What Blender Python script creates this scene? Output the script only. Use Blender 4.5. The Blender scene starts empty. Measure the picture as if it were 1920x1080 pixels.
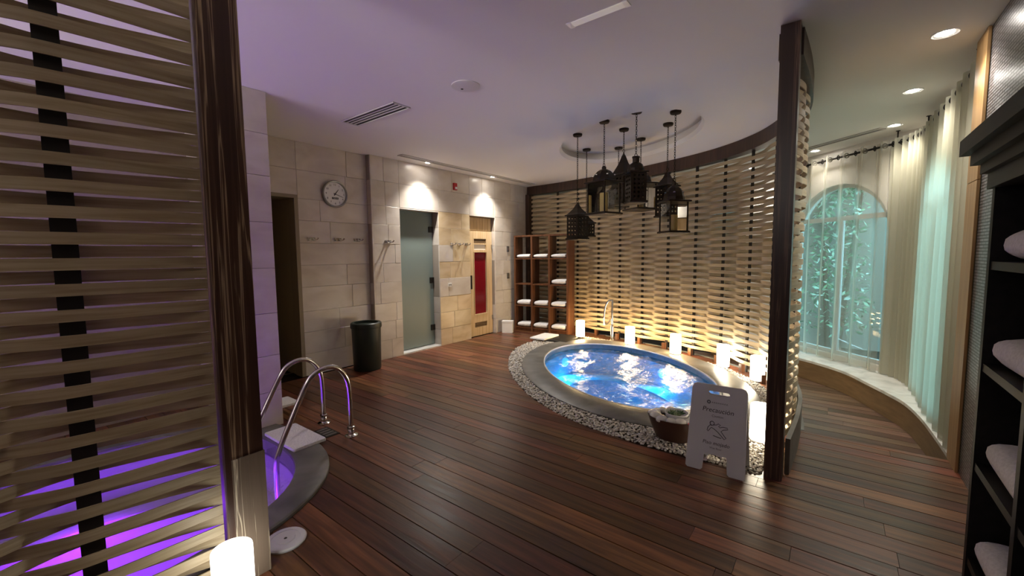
import bpy, bmesh, math, random
from mathutils import Vector, Matrix
random.seed(7)
PI = math.pi
scn = bpy.context.scene
COL = scn.collection

# ------------------------------------------------------------------ camera
H = 1.45
F_PX = 782.0
pitch, roll, yaw = math.radians(4.54), math.radians(-0.567), math.radians(37.74)
fwd = Vector((0, math.cos(pitch), -math.sin(pitch)))
up = Vector((0, math.sin(pitch), math.cos(pitch)))
rt = Vector((1, 0, 0))
rt, up = math.cos(roll) * rt + math.sin(roll) * up, -math.sin(roll) * rt + math.cos(roll) * up
RY = Matrix.Rotation(yaw, 3, 'Z')
fwd, up, rt = RY @ fwd, RY @ up, RY @ rt
cam_d = bpy.data.cameras.new('camera')
cam = bpy.data.objects.new('camera', cam_d)
COL.objects.link(cam)
cam_d.sensor_width = 36
cam_d.lens = F_PX / 1920 * 36
cam_d.clip_start = 0.05
m3 = Matrix((rt, up, -fwd)).transposed()
cam.matrix_world = Matrix.Translation((0, 0, H)) @ m3.to_4x4()
scn.camera = cam

# ------------------------------------------------------------------ world, exposure
world = bpy.data.worlds.new('sky')
scn.world = world
world.use_nodes = True
bg = world.node_tree.nodes['Background']
bg.inputs[0].default_value = (0.42, 0.78, 0.92, 1)
bg.inputs[1].default_value = 2.3
scn.view_settings.view_transform = 'Standard'
scn.view_settings.look = 'None'
scn.view_settings.gamma = 1
scn.view_settings.use_curve_mapping = False
scn.view_settings.exposure = 1.8

ZC = 2.80          # ceiling
ZR = 2.95          # top of the oval recess
XW = -4.95         # stone wall
LOW = -0.27        # sunken corridor by the window
WASH_W = 60
SPOT_W = 21
CANDLE_E = 11.5
FILL_W = 48  # power of the added ceiling fill behind the camera

# ------------------------------------------------------------------ materials
M = {}
def newmat(name):
    m = bpy.data.materials.new(name)
    m.use_nodes = True
    M[name] = m
    nt = m.node_tree
    return m, nt, nt.nodes, nt.links, nt.nodes['Principled BSDF']

def C4(c):
    return (c[0], c[1], c[2], 1)

def flat(name, col, rough=.5, metal=0, spec=.5, emit=None, es=0):
    m, nt, N, L, p = newmat(name)
    p.inputs['Base Color'].default_value = C4(col)
    p.inputs['Roughness'].default_value = rough
    p.inputs['Metallic'].default_value = metal
    p.inputs['Specular IOR Level'].default_value = spec
    if emit:
        p.inputs['Emission Color'].default_value = C4(emit)
        p.inputs['Emission Strength'].default_value = es
    return m

def grain(name, stops, scale=(1, 1, 1), nscale=4, detail=6, dist=0., rough=.5, bump=.1, spec=.5, rnd=0.0, roughvar=0, coat=0):
    """noise through a colour ramp; rnd mixes in a per-object brightness"""
    m, nt, N, L, p = newmat(name)
    tc = N.new('ShaderNodeTexCoord')
    mp = N.new('ShaderNodeMapping')
    mp.inputs['Scale'].default_value = scale
    nz = N.new('ShaderNodeTexNoise')
    nz.inputs['Scale'].default_value = nscale
    nz.inputs['Detail'].default_value = detail
    nz.inputs['Distortion'].default_value = dist
    cr = N.new('ShaderNodeValToRGB')
    el = cr.color_ramp.elements
    while len(el) > 1:
        el.remove(el[-1])
    el[0].position, el[0].color = stops[0][0], C4(stops[0][1])
    for pos, c in stops[1:]:
        e = el.new(pos)
        e.color = C4(c)
    L.new(tc.outputs['Object'], mp.inputs[0])
    L.new(nz.outputs['Fac'], cr.inputs[0])
    out = cr.outputs[0]
    oi = N.new('ShaderNodeObjectInfo')
    if rnd:
        ad = N.new('ShaderNodeVectorMath')
        ad.operation = 'ADD'
        ml = N.new('ShaderNodeMath'); ml.operation = 'MULTIPLY'; ml.inputs[1].default_value = 37
        L.new(oi.outputs['Random'], ml.inputs[0])
        L.new(mp.outputs[0], ad.inputs[0])
        L.new(ml.outputs[0], ad.inputs[1])
        L.new(ad.outputs[0], nz.inputs['Vector'])
        hs = N.new('ShaderNodeHueSaturation')
        mr = N.new('ShaderNodeMapRange')
        mr.inputs['To Min'].default_value = 1 - rnd
        mr.inputs['To Max'].default_value = 1 + rnd
        L.new(oi.outputs['Random'], mr.inputs[0])
        L.new(mr.outputs[0], hs.inputs['Value'])
        mr2 = N.new('ShaderNodeMapRange')
        mr2.inputs['To Min'].default_value = .5 + .035 * rnd
        mr2.inputs['To Max'].default_value = .5 - .035 * rnd
        ml2 = N.new('ShaderNodeMath'); ml2.operation = 'MULTIPLY'; ml2.inputs[1].default_value = 13.7
        fr = N.new('ShaderNodeMath'); fr.operation = 'FRACT'
        L.new(oi.outputs['Random'], ml2.inputs[0]); L.new(ml2.outputs[0], fr.inputs[0])
        L.new(fr.outputs[0], mr2.inputs[0])
        L.new(mr2.outputs[0], hs.inputs['Hue'])
        L.new(out, hs.inputs['Color'])
        out = hs.outputs[0]
    else:
        L.new(mp.outputs[0], nz.inputs['Vector'])
    L.new(out, p.inputs['Base Color'])
    p.inputs['Roughness'].default_value = rough
    p.inputs['Specular IOR Level'].default_value = spec
    if coat:
        p.inputs['Coat Weight'].default_value = coat
        p.inputs['Coat Roughness'].default_value = .15
    if roughvar:
        mr = N.new('ShaderNodeMapRange')
        mr.inputs['To Min'].default_value = rough - roughvar
        mr.inputs['To Max'].default_value = rough + roughvar
        L.new(nz.outputs['Fac'], mr.inputs[0])
        L.new(mr.outputs[0], p.inputs['Roughness'])
    if bump:
        b = N.new('ShaderNodeBump')
        b.inputs['Strength'].default_value = bump
        b.inputs['Distance'].default_value = .01
        L.new(nz.outputs['Fac'], b.inputs['Height'])
        L.new(b.outputs[0], p.inputs['Normal'])
    return m

grain('stone', [(.25, (.52, .455, .395)), (.5, (.61, .55, .485)), (.75, (.68, .63, .57))], (1, 1, 2.2), 2.6, 8, .6, .30, .04, .5, .05)
grain('stone_warm', [(.25, (.46, .33, .19)), (.5, (.60, .47, .30)), (.75, (.68, .57, .42))], (1, 1, 2.2), 2.6, 8, .6, .32, .05, .5, .10)
flat('grout', (.34, .29, .24), .9)
flat('plaster', (.76, .73, .70), .85)
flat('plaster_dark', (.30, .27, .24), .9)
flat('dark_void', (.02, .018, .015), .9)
grain('plank', [(.2, (.042, .016, .009)), (.45, (.105, .038, .018)), (.6, (.17, .064, .029)), (.85, (.26, .10, .044))], (.9, 14, 14), 2.2, 7, .4, .34, .12, .5, .45, .08)
grain('plank_grey', [(.2, (.05, .032, .022)), (.5, (.12, .072, .048)), (.85, (.20, .12, .08))], (.9, 14, 14), 2.2, 7, .4, .38, .12, .5, .40, .08)
flat('subfloor', (.012, .008, .006), .9)
grain('strip_veneer', [(.3, (.36, .268, .158)), (.5, (.46, .36, .226)), (.7, (.53, .43, .285))], (1.5, 1.5, 30), 2.5, 5, .2, .42, .05, .45, .10)
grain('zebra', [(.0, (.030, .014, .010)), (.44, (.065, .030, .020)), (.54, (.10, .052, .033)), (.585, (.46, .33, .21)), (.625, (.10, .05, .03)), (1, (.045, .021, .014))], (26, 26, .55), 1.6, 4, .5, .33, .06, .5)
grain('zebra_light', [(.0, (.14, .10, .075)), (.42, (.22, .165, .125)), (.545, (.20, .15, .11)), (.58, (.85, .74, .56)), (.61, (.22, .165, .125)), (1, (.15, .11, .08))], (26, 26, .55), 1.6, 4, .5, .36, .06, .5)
grain('dark_wood', [(.25, (.025, .012, .008)), (.5, (.050, .023, .014)), (.8, (.085, .040, .023))], (14, 14, .9), 2.2, 6, .3, .38, .08, .5)
grain('shelf_wood', [(.25, (.055, .020, .009)), (.5, (.118, .044, .018)), (.8, (.20, .082, .033))], (12, 12, .8), 2.2, 6, .5, .4, .08, .5)
grain('black_wood', [(.3, (.006, .0055, .0055)), (.7, (.013, .0115, .011))], (14, 1, 14), 2.2, 5, .3, .5, .06, .22)
grain('tan_wood', [(.3, (.34, .19, .075)), (.5, (.41, .24, .10)), (.7, (.47, .29, .13))], (14, 14, .8), 2, 5, .2, .42, .04, .5)
grain('pine', [(.3, (.50, .34, .17)), (.5, (.60, .43, .24)), (.7, (.68, .51, .31))], (16, 16, .8), 2, 5, .3, .5, .05, .5)
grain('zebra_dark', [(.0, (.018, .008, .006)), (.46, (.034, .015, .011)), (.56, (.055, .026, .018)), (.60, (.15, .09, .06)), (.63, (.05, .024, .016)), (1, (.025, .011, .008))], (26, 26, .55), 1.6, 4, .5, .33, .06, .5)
flat('olive_wood', (.30, .24, .15), .5)
flat('olive_trim', (.26, .21, .14), .5)
flat('red_panel', (.17, .004, .010), .22)
grain('concrete', [(.3, (.095, .093, .088)), (.5, (.15, .146, .137)), (.75, (.215, .21, .195))], (1, 1, 1), 3.2, 8, .9, .42, .05, .5)
grain('plinth_grey', [(.3, (.13, .12, .105)), (.7, (.22, .205, .18))], (1, 1, 1), 4, 6, .4, .6, .05)
grain('marble', [(.3, (.55, .55, .53)), (.5, (.72, .71, .68)), (.7, (.82, .81, .79))], (1, 1, 1), 4, 8, 1.2, .25, .02)
grain('fascia', [(.3, (.16, .095, .045)), (.7, (.24, .15, .075))], (2, 2, 12), 2, 5, .2, .55, .04)
grain('towel', [(.3, (.70, .69, .69)), (.7, (.84, .83, .83))], (1, 1, 1), 90, 2, 0, .95, .5, .2)
flat('chrome', (.72, .70, .68), .14, 1)
flat('steel_dull', (.45, .43, .41), .3, 1)
flat('black_metal', (.016, .013, .012), .45, .6)
flat('bronze', (.035, .025, .019), .42, .7)
flat('bin_green', (.012, .022, .017), .4)
flat('white_plastic', (.66, .66, .68), .45)
flat('white_gloss', (.82, .82, .82), .3)
flat('ink', (.05, .05, .055), .7)
flat('grey_ink', (.16, .16, .17), .7)
flat('clock_face', (.80, .80, .78), .4)
flat('clock_rim', (.30, .30, .30), .35, .5)
flat('alarm_red', (.42, .012, .02), .4)
flat('device_grey', (.12, .11, .10), .5)
flat('vent_dark', (.015, .014, .013), .8)
flat('vent_white', (.60, .57, .55), .6)
flat('pot_brown', (.060, .022, .012), .35)
flat('leaf_green', (.06, .13, .05), .5)
flat('leaf_pale', (.20, .27, .14), .5)
flat('pink', (.75, .12, .16), .5)
flat('soil', (.03, .02, .012), .9)
flat('candle_cream', (.78, .58, .22), .6)
flat('led_white', (1, 1, 1), .5, 0, .5, (1, .95, .86), 30)
flat('opal', (.9, .9, .88), .4, 0, .5, (1, .93, .85), 3)  # glowing globes of the added fill uplights
flat('strip_white', (.85, .82, .76), .5, 0, .5, (1, .93, .82), .04)
flat('bark', (.08, .06, .045), .9)
flat('grass_ground', (.07, .12, .06), .95)
flat('window_frame', (.55, .56, .56), .5)
flat('chain_dark', (.03, .025, .02), .4, .8)
flat('iron_bar', (.018, .013, .010), .5, .2)

# lamps like frosted candles: only the shade gives off light
def lampmat(name, col, e):
    m, nt, N, L, p = newmat(name)
    p.inputs['Base Color'].default_value = (.85, .85, .83, 1)
    p.inputs['Roughness'].default_value = .5
    p.inputs['Emission Color'].default_value = C4(col)
    p.inputs['Emission Strength'].default_value = e
lampmat('lamp_shade_warm', (1, .70, .34), CANDLE_E)
lampmat('lamp_shade_white', (1, .88, .66), CANDLE_E * .62)
lampmat('lamp_shade_near', (1, .98, .88), 1.4)
lampmat('lamp_flame', (1, .98, .92), 1.2)

def mosaic(name, c1, c2, mortar, bw, bh, ms, metal=.0, rough=.35, axis='YZ'):
    m, nt, N, L, p = newmat(name)
    tc = N.new('ShaderNodeTexCoord')
    sp = N.new('ShaderNodeSeparateXYZ')
    cb = N.new('ShaderNodeCombineXYZ')
    L.new(tc.outputs['Object'], sp.inputs[0])
    L.new(sp.outputs[axis[0]], cb.inputs[0])
    L.new(sp.outputs[axis[1]], cb.inputs[1])
    bt = N.new('ShaderNodeTexBrick')
    bt.inputs['Scale'].default_value = 1
    bt.inputs['Brick Width'].default_value = bw
    bt.inputs['Row Height'].default_value = bh
    bt.inputs['Mortar Size'].default_value = ms
    bt.inputs['Color1'].default_value = C4(c1)
    bt.inputs['Color2'].default_value = C4(c2)
    bt.inputs['Mortar'].default_value = C4(mortar)
    L.new(cb.outputs[0], bt.inputs['Vector'])
    L.new(bt.outputs['Color'], p.inputs['Base Color'])
    b = N.new('ShaderNodeBump'); b.inputs['Strength'].default_value = .6; b.inputs['Distance'].default_value = .004
    b.invert = True
    L.new(bt.outputs['Fac'], b.inputs['Height'])
    L.new(b.outputs[0], p.inputs['Normal'])
    p.inputs['Roughness'].default_value = rough
    p.inputs['Metallic'].default_value = metal
mosaic('mosaic', (.34, .33, .36), (.23, .22, .24), (.04, .036, .036), .09, .019, .004, .35, .32)
mosaic('pool_tile', (.30, .52, .70), (.36, .60, .78), (.42, .62, .76), .06, .06, .003, 0, .3, 'XZ')
flat('pool_floor', (.32, .58, .78), .4)
flat('pool2_floor', (.62, .55, .72), .4)

def watermat(name, tint, bscale, bstr, foam):
    m, nt, N, L, p = newmat(name)
    N.remove(p)
    out = N['Material Output']
    tr = N.new('ShaderNodeBsdfTransparent'); tr.inputs[0].default_value = C4(tint)
    gl = N.new('ShaderNodeBsdfGlossy'); gl.inputs['Roughness'].default_value = .04
    df = N.new('ShaderNodeBsdfDiffuse'); df.inputs[0].default_value = (.8, .88, .95, 1)
    fr = N.new('ShaderNodeFresnel'); fr.inputs['IOR'].default_value = 1.28
    nz = N.new('ShaderNodeTexNoise'); nz.inputs['Scale'].default_value = bscale; nz.inputs['Detail'].default_value = 4; nz.inputs['Distortion'].default_value = 1.2
    tc = N.new('ShaderNodeTexCoord')
    L.new(tc.outputs['Object'], nz.inputs['Vector'])
    b = N.new('ShaderNodeBump'); b.inputs['Strength'].default_value = bstr; b.inputs['Distance'].default_value = .03
    L.new(nz.outputs['Fac'], b.inputs['Height'])
    for s in (gl, fr, df):
        L.new(b.outputs[0], s.inputs['Normal'])
    mx = N.new('ShaderNodeMixShader')
    dm = N.new('ShaderNodeMath'); dm.operation = 'MULTIPLY'; dm.inputs[1].default_value = .31
    L.new(fr.outputs[0], dm.inputs[0]); L.new(dm.outputs[0], mx.inputs[0]); L.new(tr.outputs[0], mx.inputs[1]); L.new(gl.outputs[0], mx.inputs[2])
    # bubbles: thin broken foam from the jets
    n2 = N.new('ShaderNodeTexNoise'); n2.inputs['Scale'].default_value = 5.5; n2.inputs['Detail'].default_value = 8; n2.inputs['Distortion'].default_value = 2.5
    L.new(tc.outputs['Object'], n2.inputs['Vector'])
    cr = N.new('ShaderNodeValToRGB')
    cr.color_ramp.elements[0].position = .52; cr.color_ramp.elements[0].color = (0, 0, 0, 1)
    cr.color_ramp.elements[1].position = .72; cr.color_ramp.elements[1].color = (foam, foam, foam, 1)
    L.new(n2.outputs['Fac'], cr.inputs[0])
    m2 = N.new('ShaderNodeMixShader')
    L.new(cr.outputs[0], m2.inputs[0]); L.new(mx.outputs[0], m2.inputs[1]); L.new(df.outputs[0], m2.inputs[2])
    L.new(m2.outputs[0], out.inputs[0])
watermat('water', (.36, .80, .98), 22, .35, .26)
watermat('water_purple', (.85, .80, .98), 9, .25, .06)

def panemat(name, tint, ior=1.45, rough=.02):
    m, nt, N, L, p = newmat(name)
    N.remove(p)
    out = N['Material Output']
    tr = N.new('ShaderNodeBsdfTransparent'); tr.inputs[0].default_value = C4(tint)
    gl = N.new('ShaderNodeBsdfGlossy'); gl.inputs['Roughness'].default_value = rough
    fr = N.new('ShaderNodeFresnel'); fr.inputs['IOR'].default_value = ior
    mx = N.new('ShaderNodeMixShader')
    L.new(fr.outputs[0], mx.inputs[0]); L.new(tr.outputs[0], mx.inputs[1]); L.new(gl.outputs[0], mx.inputs[2])
    L.new(mx.outputs[0], out.inputs[0])
panemat('clear_pane', (.93, .95, .95))
panemat('window_pane', (.90, .97, .97))

m, nt, N, L, p = newmat('frosted')
p.inputs['Base Color'].default_value = (.17, .215, .205, 1)
p.inputs['Roughness'].default_value = .38

def curtainmat(name, col, clear):
    m, nt, N, L, p = newmat(name)
    N.remove(p)
    out = N['Material Output']
    df = N.new('ShaderNodeBsdfDiffuse'); df.inputs[0].default_value = C4(col)
    tl = N.new('ShaderNodeBsdfTranslucent'); tl.inputs[0].default_value = C4(col)
    tr = N.new('ShaderNodeBsdfTransparent')
    a = N.new('ShaderNodeMixShader'); a.inputs[0].default_value = .5
    L.new(df.outputs[0], a.inputs[1]); L.new(tl.outputs[0], a.inputs[2])
    # woven sheer: less see-through at grazing angles
    lw = N.new('ShaderNodeLayerWeight'); lw.inputs[0].default_value = .35
    mr = N.new('ShaderNodeMapRange')
    mr.inputs['To Min'].default_value = clear; mr.inputs['To Max'].default_value = clear * .25
    L.new(lw.outputs['Facing'], mr.inputs[0])
    b = N.new('ShaderNodeMixShader')
    L.new(mr.outputs[0], b.inputs[0]); L.new(a.outputs[0], b.inputs[1]); L.new(tr.outputs[0], b.inputs[2])
    L.new(b.outputs[0], out.inputs[0])
curtainmat('sheer', (.64, .60, .49), .68)
curtainmat('sheer_dense', (.60, .58, .47), .25)

def islandmat(name, cols, rough):
    m, nt, N, L, p = newmat(name)
    g = N.new('ShaderNodeNewGeometry')
    cr = N.new('ShaderNodeValToRGB')
    el = cr.color_ramp.elements
    el[0].color = C4(cols[0]); el[1].color = C4(cols[-1])
    for i, c in enumerate(cols[1:-1]):
        e = el.new((i + 1) / (len(cols) - 1)); e.color = C4(c)
    L.new(g.outputs['Random Per Island'], cr.inputs[0])
    L.new(cr.outputs[0], p.inputs['Base Color'])
    p.inputs['Roughness'].default_value = rough
islandmat('pebble', [(.34, .30, .26), (.56, .51, .45), (.66, .61, .55), (.76, .73, .68)], .55)
islandmat('foliage', [(.05, .15, .08), (.10, .26, .14), (.20, .38, .20), (.45, .65, .50), (.80, .92, .85)], .22)  # palest leaf colour paints in the sparkle of sky on glossy leaves

# ------------------------------------------------------------------ helpers
def rot2(x, y, a):
    return x * math.cos(a) - y * math.sin(a), x * math.sin(a) + y * math.cos(a)

class MB:
    def __init__(s):
        s.v = []; s.f = []
    def add(s, vs, fs):
        o = len(s.v)
        s.v += [tuple(v) for v in vs]
        s.f += [tuple(i + o for i in f) for f in fs]
        return s
    def box(s, x0, x1, y0, y1, z0, z1, rz=0, cx=0, cy=0):
        vs = []
        for x, y, z in ((x0, y0, z0), (x1, y0, z0), (x1, y1, z0), (x0, y1, z0), (x0, y0, z1), (x1, y0, z1), (x1, y1, z1), (x0, y1, z1)):
            if rz:
                x, y = rot2(x - cx, y - cy, rz); x += cx; y += cy
            vs.append((x, y, z))
        return s.add(vs, ((0, 3, 2, 1), (4, 5, 6, 7), (0, 1, 5, 4), (1, 2, 6, 5), (2, 3, 7, 6), (3, 0, 4, 7)))
    def cbox(s, c, d, rz=0):
        return s.box(c[0] - d[0] / 2, c[0] + d[0] / 2, c[1] - d[1] / 2, c[1] + d[1] / 2, c[2] - d[2] / 2, c[2] + d[2] / 2, rz, c[0], c[1])
    def lathe(s, prof, n=24, cx=0, cy=0, sx=1, sy=1, ang=0, cap=True):
        o = []
        for r, z in prof:
            for k in range(n):
                a = 2 * PI * k / n + ang
                o.append((cx + r * math.cos(a) * sx, cy + r * math.sin(a) * sy, z))
        f = []
        for i in range(len(prof) - 1):
            for k in range(n):
                k2 = (k + 1) % n
                f.append((i * n + k, i * n + k2, (i + 1) * n + k2, (i + 1) * n + k))
        if cap:
            f.append(tuple(range(n - 1, -1, -1)))
            f.append(tuple((len(prof) - 1) * n + k for k in range(n)))
        return s.add(o, f)
    def tube(s, pts, r, n=10, closed=False):
        pts = [Vector(p) for p in pts]
        m = len(pts); o = []
        up_ = None
        for i, p in enumerate(pts):
            if closed:
                t = pts[(i + 1) % m] - pts[i - 1]
            else:
                t = pts[min(i + 1, m - 1)] - pts[max(i - 1, 0)]
            t.normalize()
            if up_ is None:
                up_ = t.orthogonal().normalized()
            else:
                up_ = (up_ - t * up_.dot(t)).normalized()
            b = t.cross(up_)
            rr = r[i] if isinstance(r, (list, tuple)) else r
            for k in range(n):
                a = 2 * PI * k / n
                o.append(p + (up_ * math.cos(a) + b * math.sin(a)) * rr)
        f = []
        for i in range(m if closed else m - 1):
            j = (i + 1) % m
            for k in range(n):
                k2 = (k + 1) % n
                f.append((i * n + k, i * n + k2, j * n + k2, j * n + k))
        if not closed:
            f.append(tuple(range(n - 1, -1, -1)))
            f.append(tuple((m - 1) * n + k for k in range(n)))
        return s.add(o, f)
    def prism(s, poly, z0, z1):
        n = len(poly)
        vs = [(x, y, z0) for x, y in poly] + [(x, y, z1) for x, y in poly]
        f = [tuple(range(n - 1, -1, -1)), tuple(range(n, 2 * n))]
        for k in range(n):
            k2 = (k + 1) % n
            f.append((k, k2, n + k2, n + k))
        return s.add(vs, f)
    def sweep(s, path, prof, closed=False):
        """path: list of (x,y,nx,ny); prof: closed polygon of (offset along n, z)"""
        m = len(path); k = len(prof)
        vs = [(x + nx * o, y + ny * o, z) for x, y, nx, ny in path for o, z in prof]
        f = []
        for i in range(m if closed else m - 1):
            j = (i + 1) % m
            for a in range(k):
                b = (a + 1) % k
                f.append((i * k + a, i * k + b, j * k + b, j * k + a))
        if not closed:
            f.append(tuple(range(k - 1, -1, -1)))
            f.append(tuple((m - 1) * k + a for a in range(k)))
        return s.add(vs, f)
    def mesh(s, name, mat, smooth=None):
        me = bpy.data.meshes.new(name)
        me.from_pydata(s.v, [], s.f)
        bm = bmesh.new(); bm.from_mesh(me)
        bmesh.ops.recalc_face_normals(bm, faces=bm.faces)
        bm.to_mesh(me); bm.free()
        if mat:
            me.materials.append(M[mat])
        if smooth:
            me.shade_smooth()
            me.set_sharp_from_angle(angle=math.radians(smooth))
        me.update()
        return me
    def build(s, name, mat, parent=None, smooth=None):
        return link(name, s.mesh(name, mat, smooth), parent)

def link(name, data, parent=None):
    o = bpy.data.objects.new(name, data)
    COL.objects.link(o)
    if parent is not None:
        o.parent = parent
    return o

def tag(o, label=None, cat=None, group=None, kind=None):
    if label: o['label'] = label
    if cat: o['category'] = cat
    if group: o['group'] = group
    if kind: o['kind'] = kind
    return o

def thing(name, loc, label, cat, group=None, rz=0):
    o = bpy.data.objects.new(name, None)
    o.empty_display_size = .1
    COL.objects.link(o)
    o.location = loc
    o.rotation_euler.z = rz
    return tag(o, label, cat, group)

def struct(o):
    return tag(o, kind='structure')

def copy_tree(o, parent=None):
    c = o.copy(); COL.objects.link(c)
    c.parent = parent
    for ch in list(o.children):
        copy_tree(ch, c)
    return c

def text(name, body, size, mat, parent, mw, align='CENTER', shear=0, extrude=.0006):
    cu = bpy.data.curves.new(name, 'FONT')
    cu.body = body; cu.size = size; cu.align_x = align; cu.align_y = 'CENTER'
    cu.shear = shear; cu.extrude = extrude; cu.resolution_u = 3
    t = bpy.data.objects.new(name, cu)
    COL.objects.link(t)
    dg = bpy.context.evaluated_depsgraph_get()
    me = bpy.data.meshes.new_from_object(t.evaluated_get(dg))
    bpy.data.objects.remove(t); bpy.data.curves.remove(cu)
    me.materials.clear(); me.materials.append(M[mat])
    o = link(name, me, parent)
    o.matrix_local = mw
    return o

def spline(pts, per=12):
    out = []
    P = [pts[0]] + list(pts) + [pts[-1]]
    for i in range(1, len(P) - 2):
        p0, p1, p2, p3 = (Vector(P[i + k]) for k in (-1, 0, 1, 2))
        for k in range(per):
            t = k / per
            out.append(.5 * ((2 * p1) + (p2 - p0) * t + (2 * p0 - 5 * p1 + 4 * p2 - p3) * t * t + (3 * p1 - p0 - 3 * p2 + p3) * t ** 3))
    out.append(Vector(pts[-1]))
    return out

class Path:
    def __init__(s, pts):
        s.p = spline([(x, y) for x, y in pts])
        s.d = [0]
        for a, b in zip(s.p, s.p[1:]):
            s.d.append(s.d[-1] + (b - a).length)
        s.L = s.d[-1]
    def at(s, u):
        u = max(0, min(s.L, u))
        import bisect
        i = min(max(bisect.bisect_right(s.d, u) - 1, 0), len(s.p) - 2)
        t = (u - s.d[i]) / max(1e-9, s.d[i + 1] - s.d[i])
        return s.p[i].lerp(s.p[i + 1], t)
    def frame(s, u):
        p = s.at(u)
        t = (s.at(u + .03) - s.at(u - .03)).normalized()
        return p.x, p.y, -t.y, t.x
    def frames(s, u0, u1, n):
        return [s.frame(u0 + (u1 - u0) * k / n) for k in range(n + 1)]

def ellipse(cx, cy, a, b, ang, n):
    out = []
    for k in range(n):
        t = 2 * PI * k / n
        x, y = rot2(a * math.cos(t), b * math.sin(t), ang)
        out.append((cx + x, cy + y))
    return out

def superell(cx, cy, a, b, e, n):
    out = []
    for k in range(n):
        t = 2 * PI * k / n
        c, s_ = math.cos(t), math.sin(t)
        out.append((cx + a * abs(c) ** (2 / e) * (1 if c >= 0 else -1), cy + b * abs(s_) ** (2 / e) * (1 if s_ >= 0 else -1)))
    return out

def filled(outer, holes, z):
    """triangulated sheet with holes -> (verts, faces)"""
    bm = bmesh.new()
    es = []
    for loop in [outer] + holes:
        vs = [bm.verts.new((x, y, z)) for x, y in loop]
        for i in range(len(vs)):
            es.append(bm.edges.new((vs[i], vs[(i + 1) % len(vs)])))
    bmesh.ops.triangle_fill(bm, use_beauty=True, use_dissolve=False, edges=es)
    bm.verts.index_update()
    v = [tuple(q.co) for q in bm.verts]
    f = [tuple(q.index for q in fc.verts) for fc in bm.faces]
    bm.free()
    return v, f

def holed_wall(outer, holes, thick, tf):
    """wall panel drawn in (s, z), pierced by holes, of real thickness; tf maps (s, depth, z) to the room"""
    v, f = filled(outer, holes, 0)
    n = len(v)
    mb = MB()
    vs = [tf(x, 0, y) for x, y, _ in v] + [tf(x, thick, y) for x, y, _ in v]
    fs = list(f) + [tuple(i + n for i in reversed(q)) for q in f]
    k = 0
    for loop in [outer] + holes:
        m_ = len(loop)
        for i in range(m_):
            j = (i + 1) % m_
            fs.append((k + i, k + j, n + k + j, n + k + i))
        k += m_
    return mb.add(vs, fs)

# plan outlines ------------------------------------------------------
PC = (-2.08, 4.89); PA = math.radians(137)
POOL_IN = ellipse(PC[0], PC[1], 1.47, .92, PA, 72)
POOL_OUT = ellipse(PC[0] + .044, PC[1] - .041, 1.80, 1.22, PA, 72)
PEB = [(p.x, p.y) for p in spline([(-3.97, 5.75), (-3.91, 5.24), (-3.72, 4.77), (-3.40, 4.30), (-3.08, 3.94), (-2.59, 3.53), (-2.13, 3.26), (-1.69, 3.10), (-1.30, 3.04), (-.85, 3.03), (-.33, 3.05)], 5)]
PEB += [(p.x, p.y) for p in spline([(-.32, 3.2), (-.32, 4.2), (-.46, 4.9), (-.72, 5.38), (-1.06, 5.74), (-1.6, 6.03), (-2.2, 6.24), (-2.9, 6.43), (-3.40, 6.50), (-3.75, 6.30), (-3.93, 6.02), (-3.97, 5.75)], 5)][:-1]
P2C = (-3.35, .20)
POOL2_IN = superell(P2C[0], P2C[1], .97, 1.14, 2.5, 64)
POOL2_OUT = superell(P2C[0], P2C[1], 1.13, 1.36, 2.5, 64)
SCR = Path([(-4.93, 6.97), (-4.2, 6.93), (-3.4, 6.82), (-2.85, 6.68), (-2.05, 6.42), (-1.55, 6.22), (-1.2, 6.02), (-.88, 5.76), (-.60, 5.42), (-.38, 4.95), (-.26, 4.3), (-.24, 3.7), (-.26, 3.16)])
NEAR = Path([(-2.08, .60), (-2.12, .40), (-2.15, .20), (-2.17, 0), (-2.17, -.4), (-2.12, -.9), (-2.02, -1.3)])
LEDGE = spline([(-1.6, 7.55), (-1.0, 7.24), (-.40, 6.90), (-.10, 6.66), (.16, 6.35), (.34, 5.97), (.48, 5.66), (.585, 5.37), (.65, 4.94), (.685, 4.34), (.69, 4.10)], 6)
LEDGE = [(p.x, p.y) for p in LEDGE]
W1P = Vector((-.33, 7.42)); W1D = Vector((.729, -.684))     # window wall line
def w1(s, d, z):
    q = W1P + W1D * s + Vector((.684, .729)) * d
    return (q.x, q.y, z)
corner = w1(1.522, 0, 0)

# ------------------------------------------------------------------ floor
deck = [(-6.3, -3.0), (.80, -3.0), (.80, 4.02), (-.19, 4.02)]
scrp = [(SCR.at(SCR.L * k / 40)) for k in range(41)]
deck += [(p.x + .06, p.y + .06) for p in reversed(scrp) if p.y > 4.06] + [(-6.3, 7.0)]
v, f = filled(deck, [POOL_OUT, POOL2_OUT], -.022)
floor = struct(MB().add(v, f).build('floor', 'subfloor'))
low = [(-.19, 4.02), (.95, 4.02), (.95, 9.6), (-6.3, 9.6), (-6.3, 7.0)] + [(p.x + .06, p.y + .06) for p in scrp if p.y > 4.06]
v, f = filled(low, [], LOW - .022)
floor_low = struct(MB().add(v, f).build('floor_corridor', 'subfloor'))

def xspan(poly, y):
    xs = []
    n = len(poly)
    for i in range(n):
        (x0, y0), (x1, y1) = poly[i], poly[(i + 1) % n]
        if (y0 <= y < y1) or (y1 <= y < y0):
            xs.append(x0 + (x1 - x0) * (y - y0) / (y1 - y0))
    return (min(xs), max(xs)) if xs else None

def yrange(poly):
    return min(p[1] for p in poly), max(p[1] for p in poly)

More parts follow.
